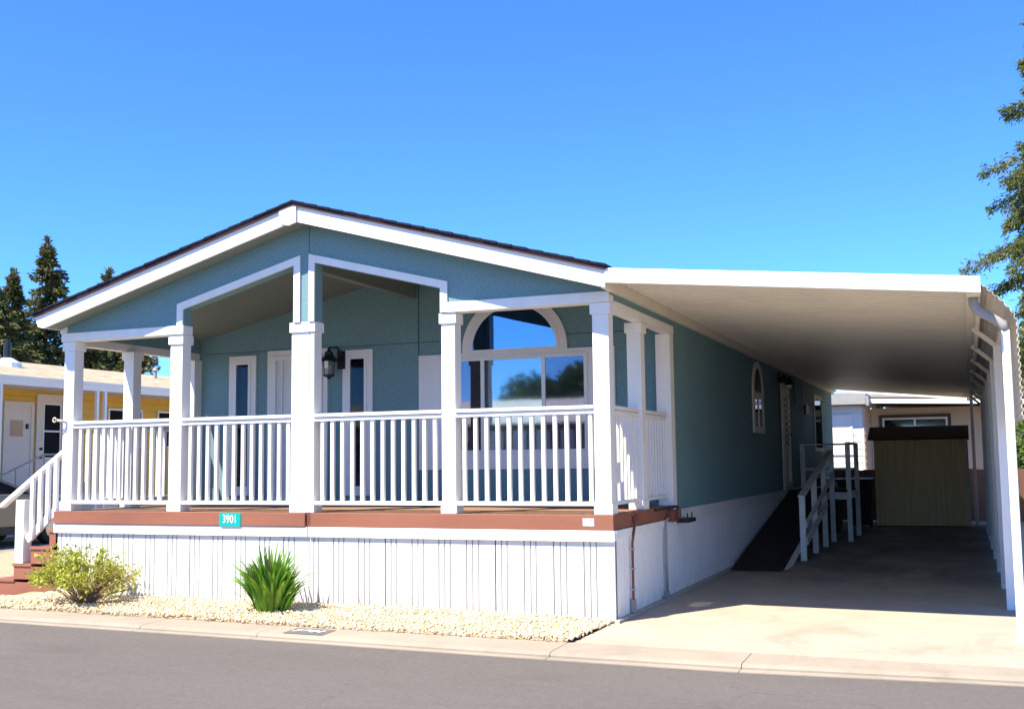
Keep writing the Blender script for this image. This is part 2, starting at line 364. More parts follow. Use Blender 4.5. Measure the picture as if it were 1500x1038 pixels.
# kerb : apron top, rounded lip, gutter pan, in sections with joints
mb = MB()
cuts = [-60, -30, -12, -9.6, -6.9, -4.3, -2.93, -0.05, 1.48, 4.4, 9, 20, 60]
for a, b_ in zip(cuts[:-1], cuts[1:]):
    a2, b2 = a + 0.003, b_ - 0.003
    sub = np.linspace(a2, b2, max(2, int((b2 - a2) / 0.5)))
    prof = []
    for x in sub:
        y0, y1, y2 = yb(x, BACK) - 0.010, yb(x, CREASE), yb(x, EDGE)
        prof.append([(x, y0, -0.10), (x, y0, 0.004), (x, y1 + 0.05, -0.006), (x, y1 + 0.015, -0.014), (x, y1 + 0.004, -0.030), (x, y1, -0.07), (x, y1 - 0.016, -0.07), (x, y1 - 0.020, -0.040), (x, y2 - 0.006, -0.043), (x, y2 - 0.006, -0.10)])
    P = len(prof[0]); vs_ = [p for r in prof for p in r]
    fs = [(i*P+k, i*P+k+1, (i+1)*P+k+1, (i+1)*P+k) for i in range(len(sub)-1) for k in range(P-1)]
    fs += [tuple(range(P))[::-1], tuple((len(sub)-1)*P+k for k in range(P))]
    mb.add(vs_, fs)
struct(mb.build("kerb", "kerb_concrete"))
# driveway slab
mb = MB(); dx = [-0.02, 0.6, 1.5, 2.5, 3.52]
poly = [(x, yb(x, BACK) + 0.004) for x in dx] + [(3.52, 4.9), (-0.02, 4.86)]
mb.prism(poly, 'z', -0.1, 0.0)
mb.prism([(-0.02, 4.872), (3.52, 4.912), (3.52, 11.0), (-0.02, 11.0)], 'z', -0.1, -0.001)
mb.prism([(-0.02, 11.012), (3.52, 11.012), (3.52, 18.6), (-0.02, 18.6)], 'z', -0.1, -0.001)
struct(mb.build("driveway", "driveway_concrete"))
# path at the foot of the steps
mb = MB(); mb.prism([(-13, -0.93), (-7.0, -0.89), (-6.95, -0.42), (-7.4, 0.02), (-7.4, 1.3), (-8.6, 1.3), (-8.6, -0.25), (-13, -0.25)], 'z', -0.1, 0.0)
struct(mb.build("path", "kerb_concrete"))
# far street side + lots
mb = MB(); mb.box(-60, 60, -40, -12.2, -0.2, 0.0); struct(mb.build("pavement", "kerb_concrete"))
# neighbour's concrete pad
mb = MB(); mb.box(-17.5, -12.6, 2.6, 24, -0.1, -0.02); struct(mb.build("neighbour_pad", "driveway_concrete"))
# gravel bed base (gently mounded sheet)
def gravel_h(x, y):
    return 0.022 + 0.035 * np.clip((y + 1.1) / 0.9, 0, 1) * np.clip((-x) / 1.5, 0, 1) + 0.010 * np.sin(x * 3.1 + y * 4) * np.sin(x * 1.3 - y * 7)
def gravel_sheet(name, x0, x1, yf, yback, step=0.12):
    xs = np.arange(x0, x1 + 1e-6, step); v = []; ny = 12
    for x in xs:
        ya = yf(x)
        for j in range(ny):
            y = ya + (yback - ya) * j / (ny - 1)
            h = float(gravel_h(x, y)) if j > 0 else 0.006
            v.append((x, y, h))
    mb = MB(); f = [(i*ny+j, (i+1)*ny+j, (i+1)*ny+j+1, i*ny+j+1) for i in range(len(xs)-1) for j in range(ny-1)]
    mb.add(v, f); return struct(mb.build(name, "gravel_ground"))
gravel_sheet("gravel_bed", -7.15, -0.03, lambda x: yb(x, BACK) - 0.005, 0.03)
mb = MB(); mb.box(-12.6, -7.42, 1.3, 24, -0.1, 0.01); mb.box(-12.6, -8.62, -0.2, 1.3, -0.1, 0.01); struct(mb.build("gravel_yard", "gravel_ground"))
mb = MB(); mb.box(3.53, 14, -1.2, 18, -0.1, 0.005); struct(mb.build("gravel_strip", "gravel_ground"))
# icosphere stones
def ico():
    t = (1 + 5 ** .5) / 2
    v = np.array([(-1,t,0),(1,t,0),(-1,-t,0),(1,-t,0),(0,-1,t),(0,1,t),(0,-1,-t),(0,1,-t),(t,0,-1),(t,0,1),(-t,0,-1),(-t,0,1)], float); v /= np.linalg.norm(v[0])
    f = np.array([(0,11,5),(0,5,1),(0,1,7),(0,7,10),(0,10,11),(1,5,9),(5,11,4),(11,10,2),(10,7,6),(7,1,8),(3,9,4),(3,4,2),(3,2,6),(3,6,8),(3,8,9),(4,9,5),(2,4,11),(6,2,10),(8,6,7),(9,8,1)])
    return v, f
def rotm(n):
    q = RNG.normal(size=(n, 4)); q /= np.linalg.norm(q, axis=1)[:, None]; w_, x, y, z = q.T
    return np.stack([np.stack([1-2*(y*y+z*z), 2*(x*y-z*w_), 2*(x*z+y*w_)], -1), np.stack([2*(x*y+z*w_), 1-2*(x*x+z*z), 2*(y*z-x*w_)], -1), np.stack([2*(x*z-y*w_), 2*(y*z+x*w_), 1-2*(x*x+y*y)], -1)], 1)
def stones(name, P, smin, smax, label):
    iv, fi = ico(); n = len(P)
    s = RNG.uniform(smin, smax, (n, 1, 1)); asp = RNG.uniform(0.55, 1.0, (n, 1, 3)); asp[:, :, 2] *= 0.8
    v = iv[None] * asp * (1 + RNG.normal(0, 0.10, (n, 12, 1))) * s
    v = np.einsum('nij,nkj->nki', rotm(n), v) + P[:, None, :]
    f = fi[None] + (np.arange(n) * 12)[:, None, None]
    o = from_np(name, v.reshape(-1, 3), f.reshape(-1, 3), "gravel_stone", None, 3); stuff(o, label, "gravel"); return o
N = 24000
px = RNG.uniform(-7.15, -0.02, N); u_ = RNG.uniform(0, 1, N) ** 0.9
yf = np.interp(px, XS, BACK) - 0.01 + RNG.normal(0, 0.03, N)
py = yf + (0.0 - yf) * u_
keep = ~((px < -6.85) & (py > -0.4))
px, py = px[keep], py[keep]
pz = gravel_h(px, py) + RNG.uniform(-0.008, 0.012, len(px))
stones("gravel", np.stack([px, py, pz], 1), 0.009, 0.021, "pale tan gravel bed between the white skirting and the kerb")
N = 2600
px = RNG.uniform(-8.6, -7.45, N); py = RNG.uniform(1.35, 5.5, N)
stones("gravel", np.stack([px, py, np.full(N, 0.018)], 1), 0.014, 0.03, "tan gravel behind the brown steps")
N = 2200
px = RNG.uniform(3.54, 5.2, N); py = RNG.uniform(-1.1, 5.0, N)
stones("gravel", np.stack([px, py, np.full(N, 0.015)], 1), 0.014, 0.04, "pale gravel beside the carport downspout")

# ------------------------------------------------------------------ the home
W = 6.8; RX = -3.38; L = 18.87; YP = 2.46; YF = -0.29
def barge_top(x): return 4.24 - 0.277 * abs(x - RX)
def ceil_z(x): return 3.97 - 0.218 * abs(x - RX)
H = thing("mobile_home", "teal manufactured home with a white railed front porch, low gable roof and white skirting", "mobile home", (-3.4, 8.0, 0))
# roof of stepped shingle courses
mb = MB()
def roof_half(x_eave, sgn):
    pts = []; n = 22
    for i in range(n):
        x0 = RX + (x_eave - RX) * i / n; x1 = RX + (x_eave - RX) * (i + 1) / n
        pts.append((x0, barge_top(x0) + 0.043 + (0.0 if i else 0.008))); pts.append((x1, barge_top(x1) + 0.050))
    pts.append((x_eave, barge_top(x_eave) + 0.012)); pts.append((RX, barge_top(RX) + 0.012))
    return pts
for xe in (-W - 0.13, 0.075):
    mb.prism(roof_half(xe, 1), 'y', YF - 0.035, L + 0.25)
roof = mb.build("roof", "dark_shingle", H)
# shingle tabs on the front rake edge: slightly irregular ends
mb = MB()
for xe in (-W - 0.13, 0.075):
    for i in range(22):
        x0 = RX + (xe - RX) * i / 22; x1 = RX + (xe - RX) * (i + 0.96) / 22
        e = random.uniform(0.004, 0.014); h = random.uniform(0.0, 0.003)
        mb.prism([(x0, barge_top(x0) + 0.044 + h), (x1, barge_top(x1) + 0.051 + h), (x1, barge_top(x1) + 0.026), (x0, barge_top(x0) + 0.026)], 'y', YF - 0.035 - e, YF - 0.0352)
mb.build("shingle_edge", "dark_shingle", roof)
mb = MB()
for a, b_ in ((-W - 0.11, RX), (RX, 0.06)):
    mb.prism([(a, barge_top(a) + 0.011), (b_, barge_top(b_) + 0.011), (b_, barge_top(b_) - 0.006), (a, barge_top(a) - 0.006)], 'y', YF - 0.028, YF + 0.1)
mb.build("drip_edge", "drip_edge", roof)
# barge boards
def strip_poly(x0, x1, fn, th, off=0.0): return [(x0, fn(x0) - off), (x1, fn(x1) - off), (x1, fn(x1) - off - th), (x0, fn(x0) - off - th)]
for x0, x1 in ((-W - 0.0, -3.335), (-3.33, 0.048)):
    mb = MB(); xs_ = [x0, RX, x1] if x0 < RX < x1 else [x0, x1]
    top = [(x, barge_top(x) - 0.007) for x in xs_]; bot = [(x, barge_top(x) - 0.172) for x in xs_][::-1]
    mb.prism(top + bot, 'y', YF, YF + 0.03); mb.build("barge_board", "white_paint", H)
mb = MB(); mb.prism([(-3.55, barge_top(-3.55) - 0.006), (RX - .09, barge_top(RX - .09) + .0), (-3.337, barge_top(-3.337) + 0.0), (-3.337, 4.05), (-3.43, 4.022), (-3.53, 4.052)], 'y', YF - 0.022, YF - 0.001)
mb.build("ridge_plate", "white_paint", H)
# eave gutter with its end cap (left), fascia right
mb = MB(); g = [(-W - 0.002, 3.285), (-W - 0.125, 3.29), (-W - 0.125, 3.25), (-W - 0.075, 3.14), (-W - 0.002, 3.12)]
mb.prism(g, 'y', YF, L + 0.2); mb.build("gutter", "white_metal", H)
mb = MB(); mb.box(0.0, 0.048, YF + 0.031, L + 0.2, 3.12, 3.221); mb.build("fascia", "cream_paint", H)
mb = MB(); mb.box(0.0, 0.03, YF + 0.031, L + 0.2, 3.2215, 3.27); mb.build("roof_edge_shade", "window_dark", H)  # dark strip painted in as the shade behind the roof ribs
# soffits (front)
mb = MB()
for a, b_ in ((-W, RX), (RX, 0.0)):
    mb.prism(strip_poly(a, b_, barge_top, 0.012, 0.150), 'y', YF + 0.031, -0.001)
mb.build("soffit", "porch_ceiling", H)
# gable front wall with two raised openings
def wtop(x): return barge_top(x) - 0.03
mb = MB(); Y0, Y1 = 0.0, 0.15
mb.prism([(-W, 3.06), (-5.02, 3.06), (-5.02, wtop(-5.02)), (-W, wtop(-W))], 'y', Y0, Y1)
mb.prism([(-5.02, 3.265), (-3.55, 3.652), (-3.55, wtop(-3.55)), (-5.02, wtop(-5.02))], 'y', Y0, Y1)
mb.prism([(-3.55, 3.03), (-3.37, 3.03), (-3.37, wtop(-3.37)), (-3.38, wtop(-3.38)), (-3.55, wtop(-3.55))], 'y', Y0, Y1)
mb.prism([(-3.362, 3.03), (-3.29, 3.03), (-3.29, wtop(-3.29)), (-3.362, wtop(-3.362))], 'y', Y0, Y1)
mb.prism([(-3.29, 3.662), (-1.795, 3.282), (-1.795, wtop(-1.795)), (-3.29, wtop(-3.29))], 'y', Y0, Y1)
mb.prism([(-1.795, 3.10), (0, 3.10), (0, wtop(0)), (-1.795, wtop(-1.795))], 'y', Y0, Y1)
mb.build("gable_wall", "teal_siding", H)
mb = MB(); mb.box(-3.370, -3.362, 0.03, 0.15, 3.03, 4.15); mb.build("gable_joint", "window_dark", H)
# white trim round openings
mb = MB(); T0, T1 = -0.02, -0.001
mb.prism([(-5.10, 3.085), (-5.02, 3.085), (-5.02, 3.265), (-3.55, 3.652), (-3.55, 3.03), (-3.47, 3.03), (-3.47, 3.755), (-5.10, 3.328)], 'y', T0, T1)
mb.prism([(-3.362, 3.03), (-3.29, 3.03), (-3.29, 3.662), (-1.795, 3.282), (-1.795, 3.03), (-1.715, 3.03), (-1.715, 3.345), (-3.362, 3.763)], 'y', T0, T1)
mb.build("opening_trim", "white_paint", H)
# lintel beams
for x0, x1, z0, z1 in ((-W + 0.02, -5.005, 2.985, 3.083), (-1.713, -0.005, 3.025, 3.128)):
    mb = MB(); mb.box(x0, x1, T0, 0.15, z0, z1 if x0 < -3 else z1); 
    mb.build("lintel", "white_paint", H, 0.003)
mb = MB(); mb.box(-W + 0.0, -W + 0.1, -0.018, 0.12, 3.085, 3.16); mb.build("corner_block", "white_paint", H)
# ceiling of the porch and ridge beam
mb = MB()
for a, b_ in ((-W + 0.1, RX), (RX, -0.1)):
    mb.prism(strip_poly(a, b_, ceil_z, 0.02), 'y', 0.151, YP)
mb.build("porch_ceiling", "porch_ceiling", H)
mb = MB(); mb.box(RX - 0.05, RX + 0.045, 0.152, YP, 3.625, 3.945); rb_ = mb.build("ridge_beam", "porch_ceiling", H)
mb = MB(); mb.box(RX - 0.055, RX + 0.05, 0.153, YP - 0.001, 3.60, 3.6249); mb.build("beam_trim", "porch_ceiling", rb_)
# inner upper side walls over the side headers
for x0, x1 in ((-W, -W + 0.1), (-0.1, 0.0)):
    mb = MB(); mb.box(x0, x1, 0.151, YP - 0.001, 3.052, 3.235); mb.build("side_gable_strip", "teal_siding", H)
    mb = MB(); mb.box(x0 - 0.006 if x0 < -1 else x0, x1 if x0 < -1 else x1 + 0.012, 0.152, YP - 0.001, 2.955, 3.050); mb.build("side_header", "white_paint", H)
# body walls
mb = MB(); mb.box(-W, -0.001, YP, YP + 0.12, 0.93, 4.0)
mb2 = MB()
for a, b_ in ((-W, RX), (RX, -0.001)):
    mb2.prism([(a, 0.93), (b_, 0.93), (b_, barge_top(b_) - 0.03), (a, barge_top(a) - 0.03)], 'y', YP, YP + 0.12)
mb2.build("porch_back_wall", "teal_siding", H)
mb = MB(); 
ys = [YP + 0.121, 12.0, 12.008, 13.5, 13.508, L]
for a, b_ in ((ys[0], 7.3), (7.306, 12.0), (12.006, 13.5), (13.506, L)): mb.box(-0.12, 0.0, a, b_, 0.93, 3.20)
mb.build("side_wall", "teal_siding", H)
mb = MB(); mb.box(-W, -W + 0.12, YP + 0.121, L, 0.93, 3.2); mb.build("side_wall", "teal_siding", H)
mb = MB(); mb.prism([(-W + .121, 0.93), (-0.121, 0.93), (-0.121, 3.25), (RX, 4.1), (-W + .121, 3.25)], 'y', L - 0.12, L - 0.001); mb.build("end_wall", "teal_siding", H)
mb = MB()
for z in (3.03,): mb.box(-6.6, -0.16, YP - 0.004, YP - 0.0005, z, z + 0.008)
mb.box(RX + 0.075, RX + 0.087, YP - 0.005, YP - 0.0005, 1.0, 3.9)
mb.build("panel_joint", "joint_teal", H)
# posts
def post(x0, x1, y0, y1, zc=3.03, sub_cap=0.11, base=True):
    mb = MB(); mb.box(x0, x1, y0, y1, 1.0, zc - sub_cap); o = mb.build("porch_post", "white_paint", H, 0.006)
    mb = MB(); e = 0.018; mb.box(x0 - e, x1 + e, y0 - e, y1 + e, zc - sub_cap, zc - 0.002); c = mb.build("post_cap", "white_paint", o, 0.004)
    if base:
        e = 0.010; mb = MB(); mb.box(x0 - e, x1 + e, y0 - e, y1 + e, 1.001, 1.10); mb.build("post_base", "white_paint", o, 0.004)
    return o
PY0, PY1 = 0.015, 0.165
post(-6.755, -6.60, PY0, PY1, 2.984)
post(-5.205, -5.035, PY0, PY1, 2.984)
pc = post(-3.59, -3.305, PY0, PY1, 3.03)
mb = MB(); mb.box(-3.366, -3.360, PY0 - 0.0005, PY0 + 0.05, 1.1, 2.92); mb.build("post_joint", "window_dark", pc)
post(-1.80, -1.645, PY0, PY1, 3.024)
post(-0.185, -0.020, PY0, PY1, 3.024)
post(-0.165, -0.012, 1.115, 1.27, 2.954)
mb = MB(); mb.box(-0.165, 0.006, 2.29, YP - 0.001, 0.93, 2.953); mb.build("half_post", "white_paint", H, 0.004)
post(-6.755, -6.60, 1.02, 1.17, 2.954)
mb = MB(); mb.box(-6.79, -6.66, 2.30, YP - 0.001, 1.0, 2.953); mb.build("half_post", "white_paint", H, 0.004)
# railings
def balus(mbx=0.038): 
    mb = MB(); h = mbx / 2; mb.box(-h, h, -h, h, 1.118, 1.962); return mb
def railing_x(x0, x1, first, last, n, y=0.055):
    mb = MB(); mb.box(x0, x1, y - 0.05, y + 0.05, 2.006, 2.040); mb.box(x0, x1, y - 0.032, y + 0.034, 1.960, 1.998)
    mb.box(x0, x1, y - 0.02, y + 0.02, 1.9979, 2.0061)
    r = mb.build("porch_railing", "white_paint", H, 0.003); b0 = None
    mb = MB(); mb.box(x0, x1, y - 0.035, y + 0.035, 1.080, 1.120); mb.build("bottom_rail", "white_paint", r, 0.003)
    for k in range(n):
        p = (first + (last - first) * k / (n - 1), y, random.uniform(-0.0005, 0.0005))
        if b0 is None: b0 = balus().build("baluster", "white_paint", r, loc=p)
        else: dup(b0, r, p)
def railing_y(y0, y1, x, n):
    mb = MB(); mb.box(x - 0.05, x + 0.05, y0, y1, 2.006, 2.040); mb.box(x - 0.034, x + 0.034, y0, y1, 1.960, 1.998)
    mb.box(x - 0.02, x + 0.02, y0, y1, 1.9979, 2.0061)
    r = mb.build("porch_railing", "white_paint", H, 0.003); b0 = None
    mb = MB(); mb.box(x - 0.035, x + 0.035, y0, y1, 1.080, 1.120); mb.build("bottom_rail", "white_paint", r, 0.003)
    for k in range(n):
        p = (x, y0 + (y1 - y0) * (k + 0.5) / n, 0.0)
        if b0 is None: b0 = balus().build("baluster", "white_paint", r, loc=p)
        else: dup(b0, r, p)
railing_x(-6.599, -5.206, -6.507, -5.353, 11)
railing_x(-5.034, -3.591, -4.93, -3.642, 12)
railing_x(-3.304, -1.801, -3.215, -1.89, 12)
railing_x(-1.644, -0.186, -1.56, -0.231, 12)
railing_y(0.166, 1.114, -0.085, 8); railing_y(1.271, 2.289, -0.085, 9)
railing_y(0.166, 1.019, -6.68, 7); railing_y(1.171, 2.299, -6.68, 9)
# deck
mb = MB()
y = 0.0
while y < YP - 0.02:
    mb.box(-6.79, -0.01, y, min(y + 0.138, YP - 0.002), 0.955, 0.998); y += 0.144
mb.build("deck_floor", "deck_boards", H)
mb = MB(); mb.box(-W, -3.372, -0.045, -0.0005, 0.856, 1.0); mb.build("deck_fascia", "deck_red", H, 0.004)
mb = MB(); mb.box(-3.312, 0.004, -0.030, -0.0005, 0.856, 1.0); mb.build("deck_fascia", "deck_red", H, 0.004)
mb = MB(); mb.box(-3.371, -3.313, -0.020, -0.0005, 0.857, 0.998); mb.build("deck_joint", "conduit_brown", H)
mb = MB(); mb.box(-0.036, 0.006, 0.0, 2.13, 0.856, 1.0); mb.build("deck_fascia", "deck_red", H, 0.004)
mb = MB(); mb.box(-W - 0.004, -W + 0.04, 0.0, 2.4, 0.856, 1.0); mb.build("deck_fascia", "deck_red", H, 0.004)
mb = MB(); mb.box(-0.036, -0.002, 2.131, 2.288, 0.80, 0.999); mb.build("deck_fascia", "teal_siding", H)
# skirting: grooved sheets
def groove_profile(a, b_, pitch=0.305, offs=(0.0, 0.066, 0.128), gw=0.013, gd=0.020, big=0.014):
    pts = [(a, 0.0)]; k = math.ceil(a / pitch) - 1
    while k * pitch < b_:
        for i, o in enumerate(offs):
            c = k * pitch + o + random.uniform(-0.004, 0.004); g = (big if i == 0 else gw) / 2; d = gd * (1.4 if i == 0 else 1)
            if c - g > a + 0.005 and c + g < b_ - 0.005: pts += [(c - g, 0.0), (c - g * 0.8, -d), (c + g * 0.8, -d), (c + g, 0.0)]
        k += 1
    return pts + [(b_, 0.0)]
def skirt_x(a, b_, z0, z1):
    p = groove_profile(a, b_); mb = MB(); n = len(p)
    mb.add([(x, -d, z0) for x, d in p] + [(x, -d, z1) for x, d in p], [(i, i+1, n+i+1, n+i) for i in range(n-1)])
    gap = MB(); k = math.ceil(a / 0.305)
    while k * 0.305 < b_ - 0.05:
        if k % 4 == 0 and k * 0.305 > a + 0.05: gap.box(k * 0.305 - 0.0025, k * 0.305 + 0.0025, 0.012, 0.0295, z0, z1)
        k += 1
    gap.build("panel_gap", "window_dark", H)
    mb.box(a, b_, 0.03, 0.06, z0, z1); return mb
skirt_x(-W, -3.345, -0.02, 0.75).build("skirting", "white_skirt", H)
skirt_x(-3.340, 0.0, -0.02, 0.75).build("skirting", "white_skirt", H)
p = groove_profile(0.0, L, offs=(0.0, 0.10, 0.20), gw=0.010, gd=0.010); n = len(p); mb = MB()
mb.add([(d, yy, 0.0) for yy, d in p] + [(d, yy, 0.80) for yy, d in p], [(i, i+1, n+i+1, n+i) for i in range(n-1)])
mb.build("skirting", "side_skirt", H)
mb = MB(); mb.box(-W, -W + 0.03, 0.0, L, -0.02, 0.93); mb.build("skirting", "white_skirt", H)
mb = MB(); mb.box(0.001, 0.045, -0.03, L, 0.0, 0.030); mb.build("footing_strip", "footing", H)
for a, b_ in ((-W - 0.01, -3.352), (-3.338, 0.012)):
    mb = MB(); mb.box(a, b_, -0.032, -0.0005, 0.748, 0.853); mb.build("skirt_trim", "white_paint", H, 0.003)
mb = MB(); mb.box(0.001, 0.022, 0.0, 2.45, 0.775, 0.853); mb.box(0.001, 0.020, 2.451, L, 0.79, 0.925); mb.box(0.001, 0.034, 2.451, L, 0.926, 0.944)
mb.build("skirt_trim", "white_paint", H, 0.002)
# foundation core so nothing is hollow below
mb = MB(); mb.box(-W + 0.2, -0.25, 0.3, L - 0.3, -0.05, 0.9); mb.build("crawl_space", "window_dark", H)

# windows ----------------------------------------------------------
def blinds_x(parent, x0, x1, z0, z1, y, m="blind_slat", pitch=0.026):
    mb = MB(); z = z0 + 0.01
    while z < z1 - 0.01:
        mb.add([(x0, y - 0.008, z), (x1, y - 0.008, z), (x1, y + 0.008, z + 0.016), (x0, y + 0.008, z + 0.016)], [(0, 1, 2, 3)]); z += pitch
    mb.build("blind", m, parent)
def ring(mb, x0, x1, z0, z1, t, y0, y1):
    mb.box(x0, x1, y0, y1, z1 - t, z1); mb.box(x0, x1, y0, y1, z0, z0 + t)
    mb.box(x0, x0 + t, y0, y1, z0 + t, z1 - t); mb.box(x1 - t, x1, y0, y1, z0 + t, z1 - t)
yw = YP
# big tripartite window and surround
mb = MB(); mb.box(-3.292, -2.99, yw - 0.022, yw - 0.001, 1.42, 2.862); mb.box(-1.04, -0.70, yw - 0.022, yw - 0.001, 1.42, 2.862)
mb.box(-2.9899, -1.0401, yw - 0.022, yw - 0.001, 1.42, 1.615); mb.box(-2.9899, -1.0401, yw - 0.022, yw - 0.001, 2.80, 2.862)
wn = mb.build("picture_window", "white_paint", H, 0.002)
mb = MB(); mb.box(-2.98, -1.045, yw - 0.010, yw - 0.003, 1.62, 2.79); mb.build("window_backing", "window_dark", wn)
mb = MB(); ring(mb, -2.992, -1.038, 1.613, 2.802, 0.042, yw - 0.040, yw - 0.0225)
mb.box(-2.425, -2.375, yw - 0.042, yw - 0.011, 1.655, 2.760); mb.box(-1.62, -1.572, yw - 0.042, yw - 0.011, 1.655, 2.760)
mb.build("window_frame", "white_metal", wn)
for x0, x1, gm, bm in ((-2.948, -2.427, "glass_dark", "blind_dark"), (-2.373, -1.622, "glass_mid", "blind_slat"), (-1.570, -1.082, "glass_dark", "blind_dark")):
    mb = MB(); mb.box(x0, x1, yw - 0.034, yw - 0.031, 1.656, 2.759); mb.build("pane", gm, wn)
    blinds_x(wn, x0 + 0.01, x1 - 0.01, 1.66, 2.755, yw - 0.0195, bm)
# half-round window
cx_, cz_ = -1.985, 2.895
def arc(r, n=28, ry=None): ry = ry or r; return [(cx_ + r * math.cos(math.pi * k / n), cz_ + ry * math.sin(math.pi * k / n)) for k in range(n + 1)]
def arch_ring(mb, r0, r1, y0, y1, e=0.0):
    A, B = arc(r1, ry=r1 - e), arc(r0, ry=r0 - e)
    for k in range(len(A) - 1): mb.prism([A[k], A[k+1], B[k+1], B[k]], 'y', y0, y1)
mb = MB(); arch_ring(mb, 0.60, 0.695, yw - 0.03, yw - 0.001, 0.03)
for a_ in (cx_ - 0.695, cx_ + 0.60): mb.box(a_, a_ + 0.095, yw - 0.03, yw - 0.001, 2.8625, cz_ - 0.0005)
aw = mb.build("arch_window", "white_paint", H)
mb = MB(); arch_ring(mb, 0.555, 0.5995, yw - 0.038, yw - 0.001, 0.03); mb.box(cx_ - 0.60, cx_ + 0.60, yw - 0.036, yw - 0.001, cz_ - 0.032, cz_ - 0.001)
mb.build("window_frame", "white_metal", aw)
mb = MB(); mb.prism(arc(0.556, ry=0.526), 'y', yw - 0.026, yw - 0.023); mb.build("pane", "glass_mirror", aw)
mb = MB(); mb.prism(arc(0.556, ry=0.526), 'y', yw - 0.010, yw - 0.004); mb.build("window_backing", "window_dark", aw)
# sidelights
for x0, x1 in ((-6.19, -5.755), (-4.405, -3.96)):
    mb = MB(); ring(mb, x0, x1, 1.10, 2.985, 0.085, yw - 0.025, yw - 0.001); s = mb.build("sidelight_window", "white_paint", H, 0.002)
    mb = MB(); ring(mb, x0 + 0.082, x1 - 0.082, 1.182, 2.903, 0.038, yw - 0.034, yw - 0.002); mb.build("window_frame", "white_metal", s)
    mb = MB(); mb.box(x0 + 0.12, x1 - 0.12, yw - 0.030, yw - 0.027, 1.22, 2.865); mb.build("pane", "sidelight_glass", s)
    mb = MB(); mb.box(x0 + 0.12, x1 - 0.12, yw - 0.006, yw - 0.002, 1.22, 2.865); mb.build("window_backing", "window_dark", s)
    if x0 < -5: blinds_x(s, x0 + 0.20, x1 - 0.125, 1.23, 2.86, yw - 0.018, "blind_dark")
# entry screen door
mb = MB(); ring(mb, -5.565, -4.63, 1.0, 3.03, 0.07, yw - 0.03, yw - 0.001); d = mb.build("front_door", "white_paint", H, 0.002)
mb = MB(); mb.box(-5.494, -4.701, yw - 0.012, yw - 0.004, 1.0, 2.959); mb.build("door_slab", "white_paint", d)
mb = MB(); ring(mb, -5.49, -4.705, 1.03, 2.955, 0.06, yw - 0.040, yw - 0.013)
for z in (1.55, 2.05, 2.30): mb.box(-5.43, -4.765, yw - 0.034, yw - 0.022, z, z + 0.012)
for x in (-5.335, -4.86): mb.box(x, x + 0.012, yw - 0.034, yw - 0.0225, 1.09, 2.895)
mb.build("screen_frame", "white_metal", d)
mb = MB(); z = 1.10
while z < 2.89: mb.box(-5.43, -4.765, yw - 0.021, yw - 0.0175, z, z + 0.004); z += 0.014
mb.build("screen_mesh", "white_metal", d)
mb = MB(); mb.tube([(-4.74, yw - 0.042, 1.98), (-4.74, yw - 0.07, 1.98), (-4.83, yw - 0.07, 1.98)], 0.009); mb.build("door_handle", "steel", d)
# side wall windows, door (plane x = 0)
def ring_y(mb, y0, y1, z0, z1, t, x0, x1):
    mb.box(x0, x1, y0, y1, z1 - t, z1); mb.box(x0, x1, y0, y1, z0, z0 + t)
    mb.box(x0, x1, y0, y0 + t, z0 + t, z1 - t); mb.box(x0, x1, y1 - t, y1, z0 + t, z1 - t)
mb = MB(); ring_y(mb, 7.54, 8.52, 1.925, 2.58, 0.10, 0.001, 0.03)
yc, zc = 8.03, 2.58
A = [(yc + 0.49 * math.cos(math.pi * k / 16), zc + 0.50 * math.sin(math.pi * k / 16)) for k in range(17)]; B = [(yc + 0.39 * math.cos(math.pi * k / 16), zc + 0.40 * math.sin(math.pi * k / 16)) for k in range(17)]
for k in range(16): mb.prism([A[k], A[k+1], B[k+1], B[k]], 'x', 0.001, 0.03)
sw = mb.build("arched_side_window", "cream_paint", H)
mb = MB(); mb.box(0.002, 0.006, 7.64, 8.42, 2.025, 2.48); mb.prism(B, 'x', 0.002, 0.006); mb.build("window_backing", "window_dark", sw)
mb = MB(); mb.box(0.012, 0.015, 7.64, 8.42, 2.025, 2.48); mb.prism(B, 'x', 0.012, 0.015); mb.build("pane", "glass_dark", sw)
mb = MB(); mb.box(0.016, 0.026, 8.0, 8.04, 2.025, 2.48); mb.build("window_frame", "white_metal", sw)
mb = MB(); ring_y(mb, 15.15, 16.6, 1.66, 2.93, 0.09, 0.001, 0.03); sw = mb.build("side_window", "cream_paint", H)
mb = MB(); mb.box(0.002, 0.006, 15.24, 16.51, 1.75, 2.84); mb.build("window_backing", "window_dark", sw)
mb = MB(); mb.box(0.012, 0.015, 15.24, 16.51, 1.75, 2.84); mb.build("pane", "glass_mid", sw)
mb = MB(); ring_y(mb, 10.33, 11.32, 0.93, 2.90, 0.08, 0.021, 0.045); sdoor = mb.build("side_door", "cream_paint", H)
mb = MB(); mb.box(0.021, 0.030, 10.411, 11.239, 0.95, 2.82); mb.build("door_slab", "cream_paint", sdoor)
mb = MB(); ring_y(mb, 10.45, 11.20, 1.0, 2.78, 0.10, 0.031, 0.05); mb.build("screen_frame", "cream_paint", sdoor)
mb = MB()
for k in range(9):
    z = 1.75 + k * 0.115; mb.bar((0.04, 10.56, z), (0.04, 11.08, z + 0.10), 0.012, 0.012); mb.bar((0.045, 11.08, z), (0.045, 10.56, z + 0.10), 0.012, 0.012)
mb.build("lattice", "black_metal", sdoor)
mb = MB(); mb.tube([(0.05, 11.14, 1.95), (0.09, 11.14, 1.95), (0.09, 11.04, 1.95)], 0.014); mb.build("door_handle", "black_metal", sdoor)
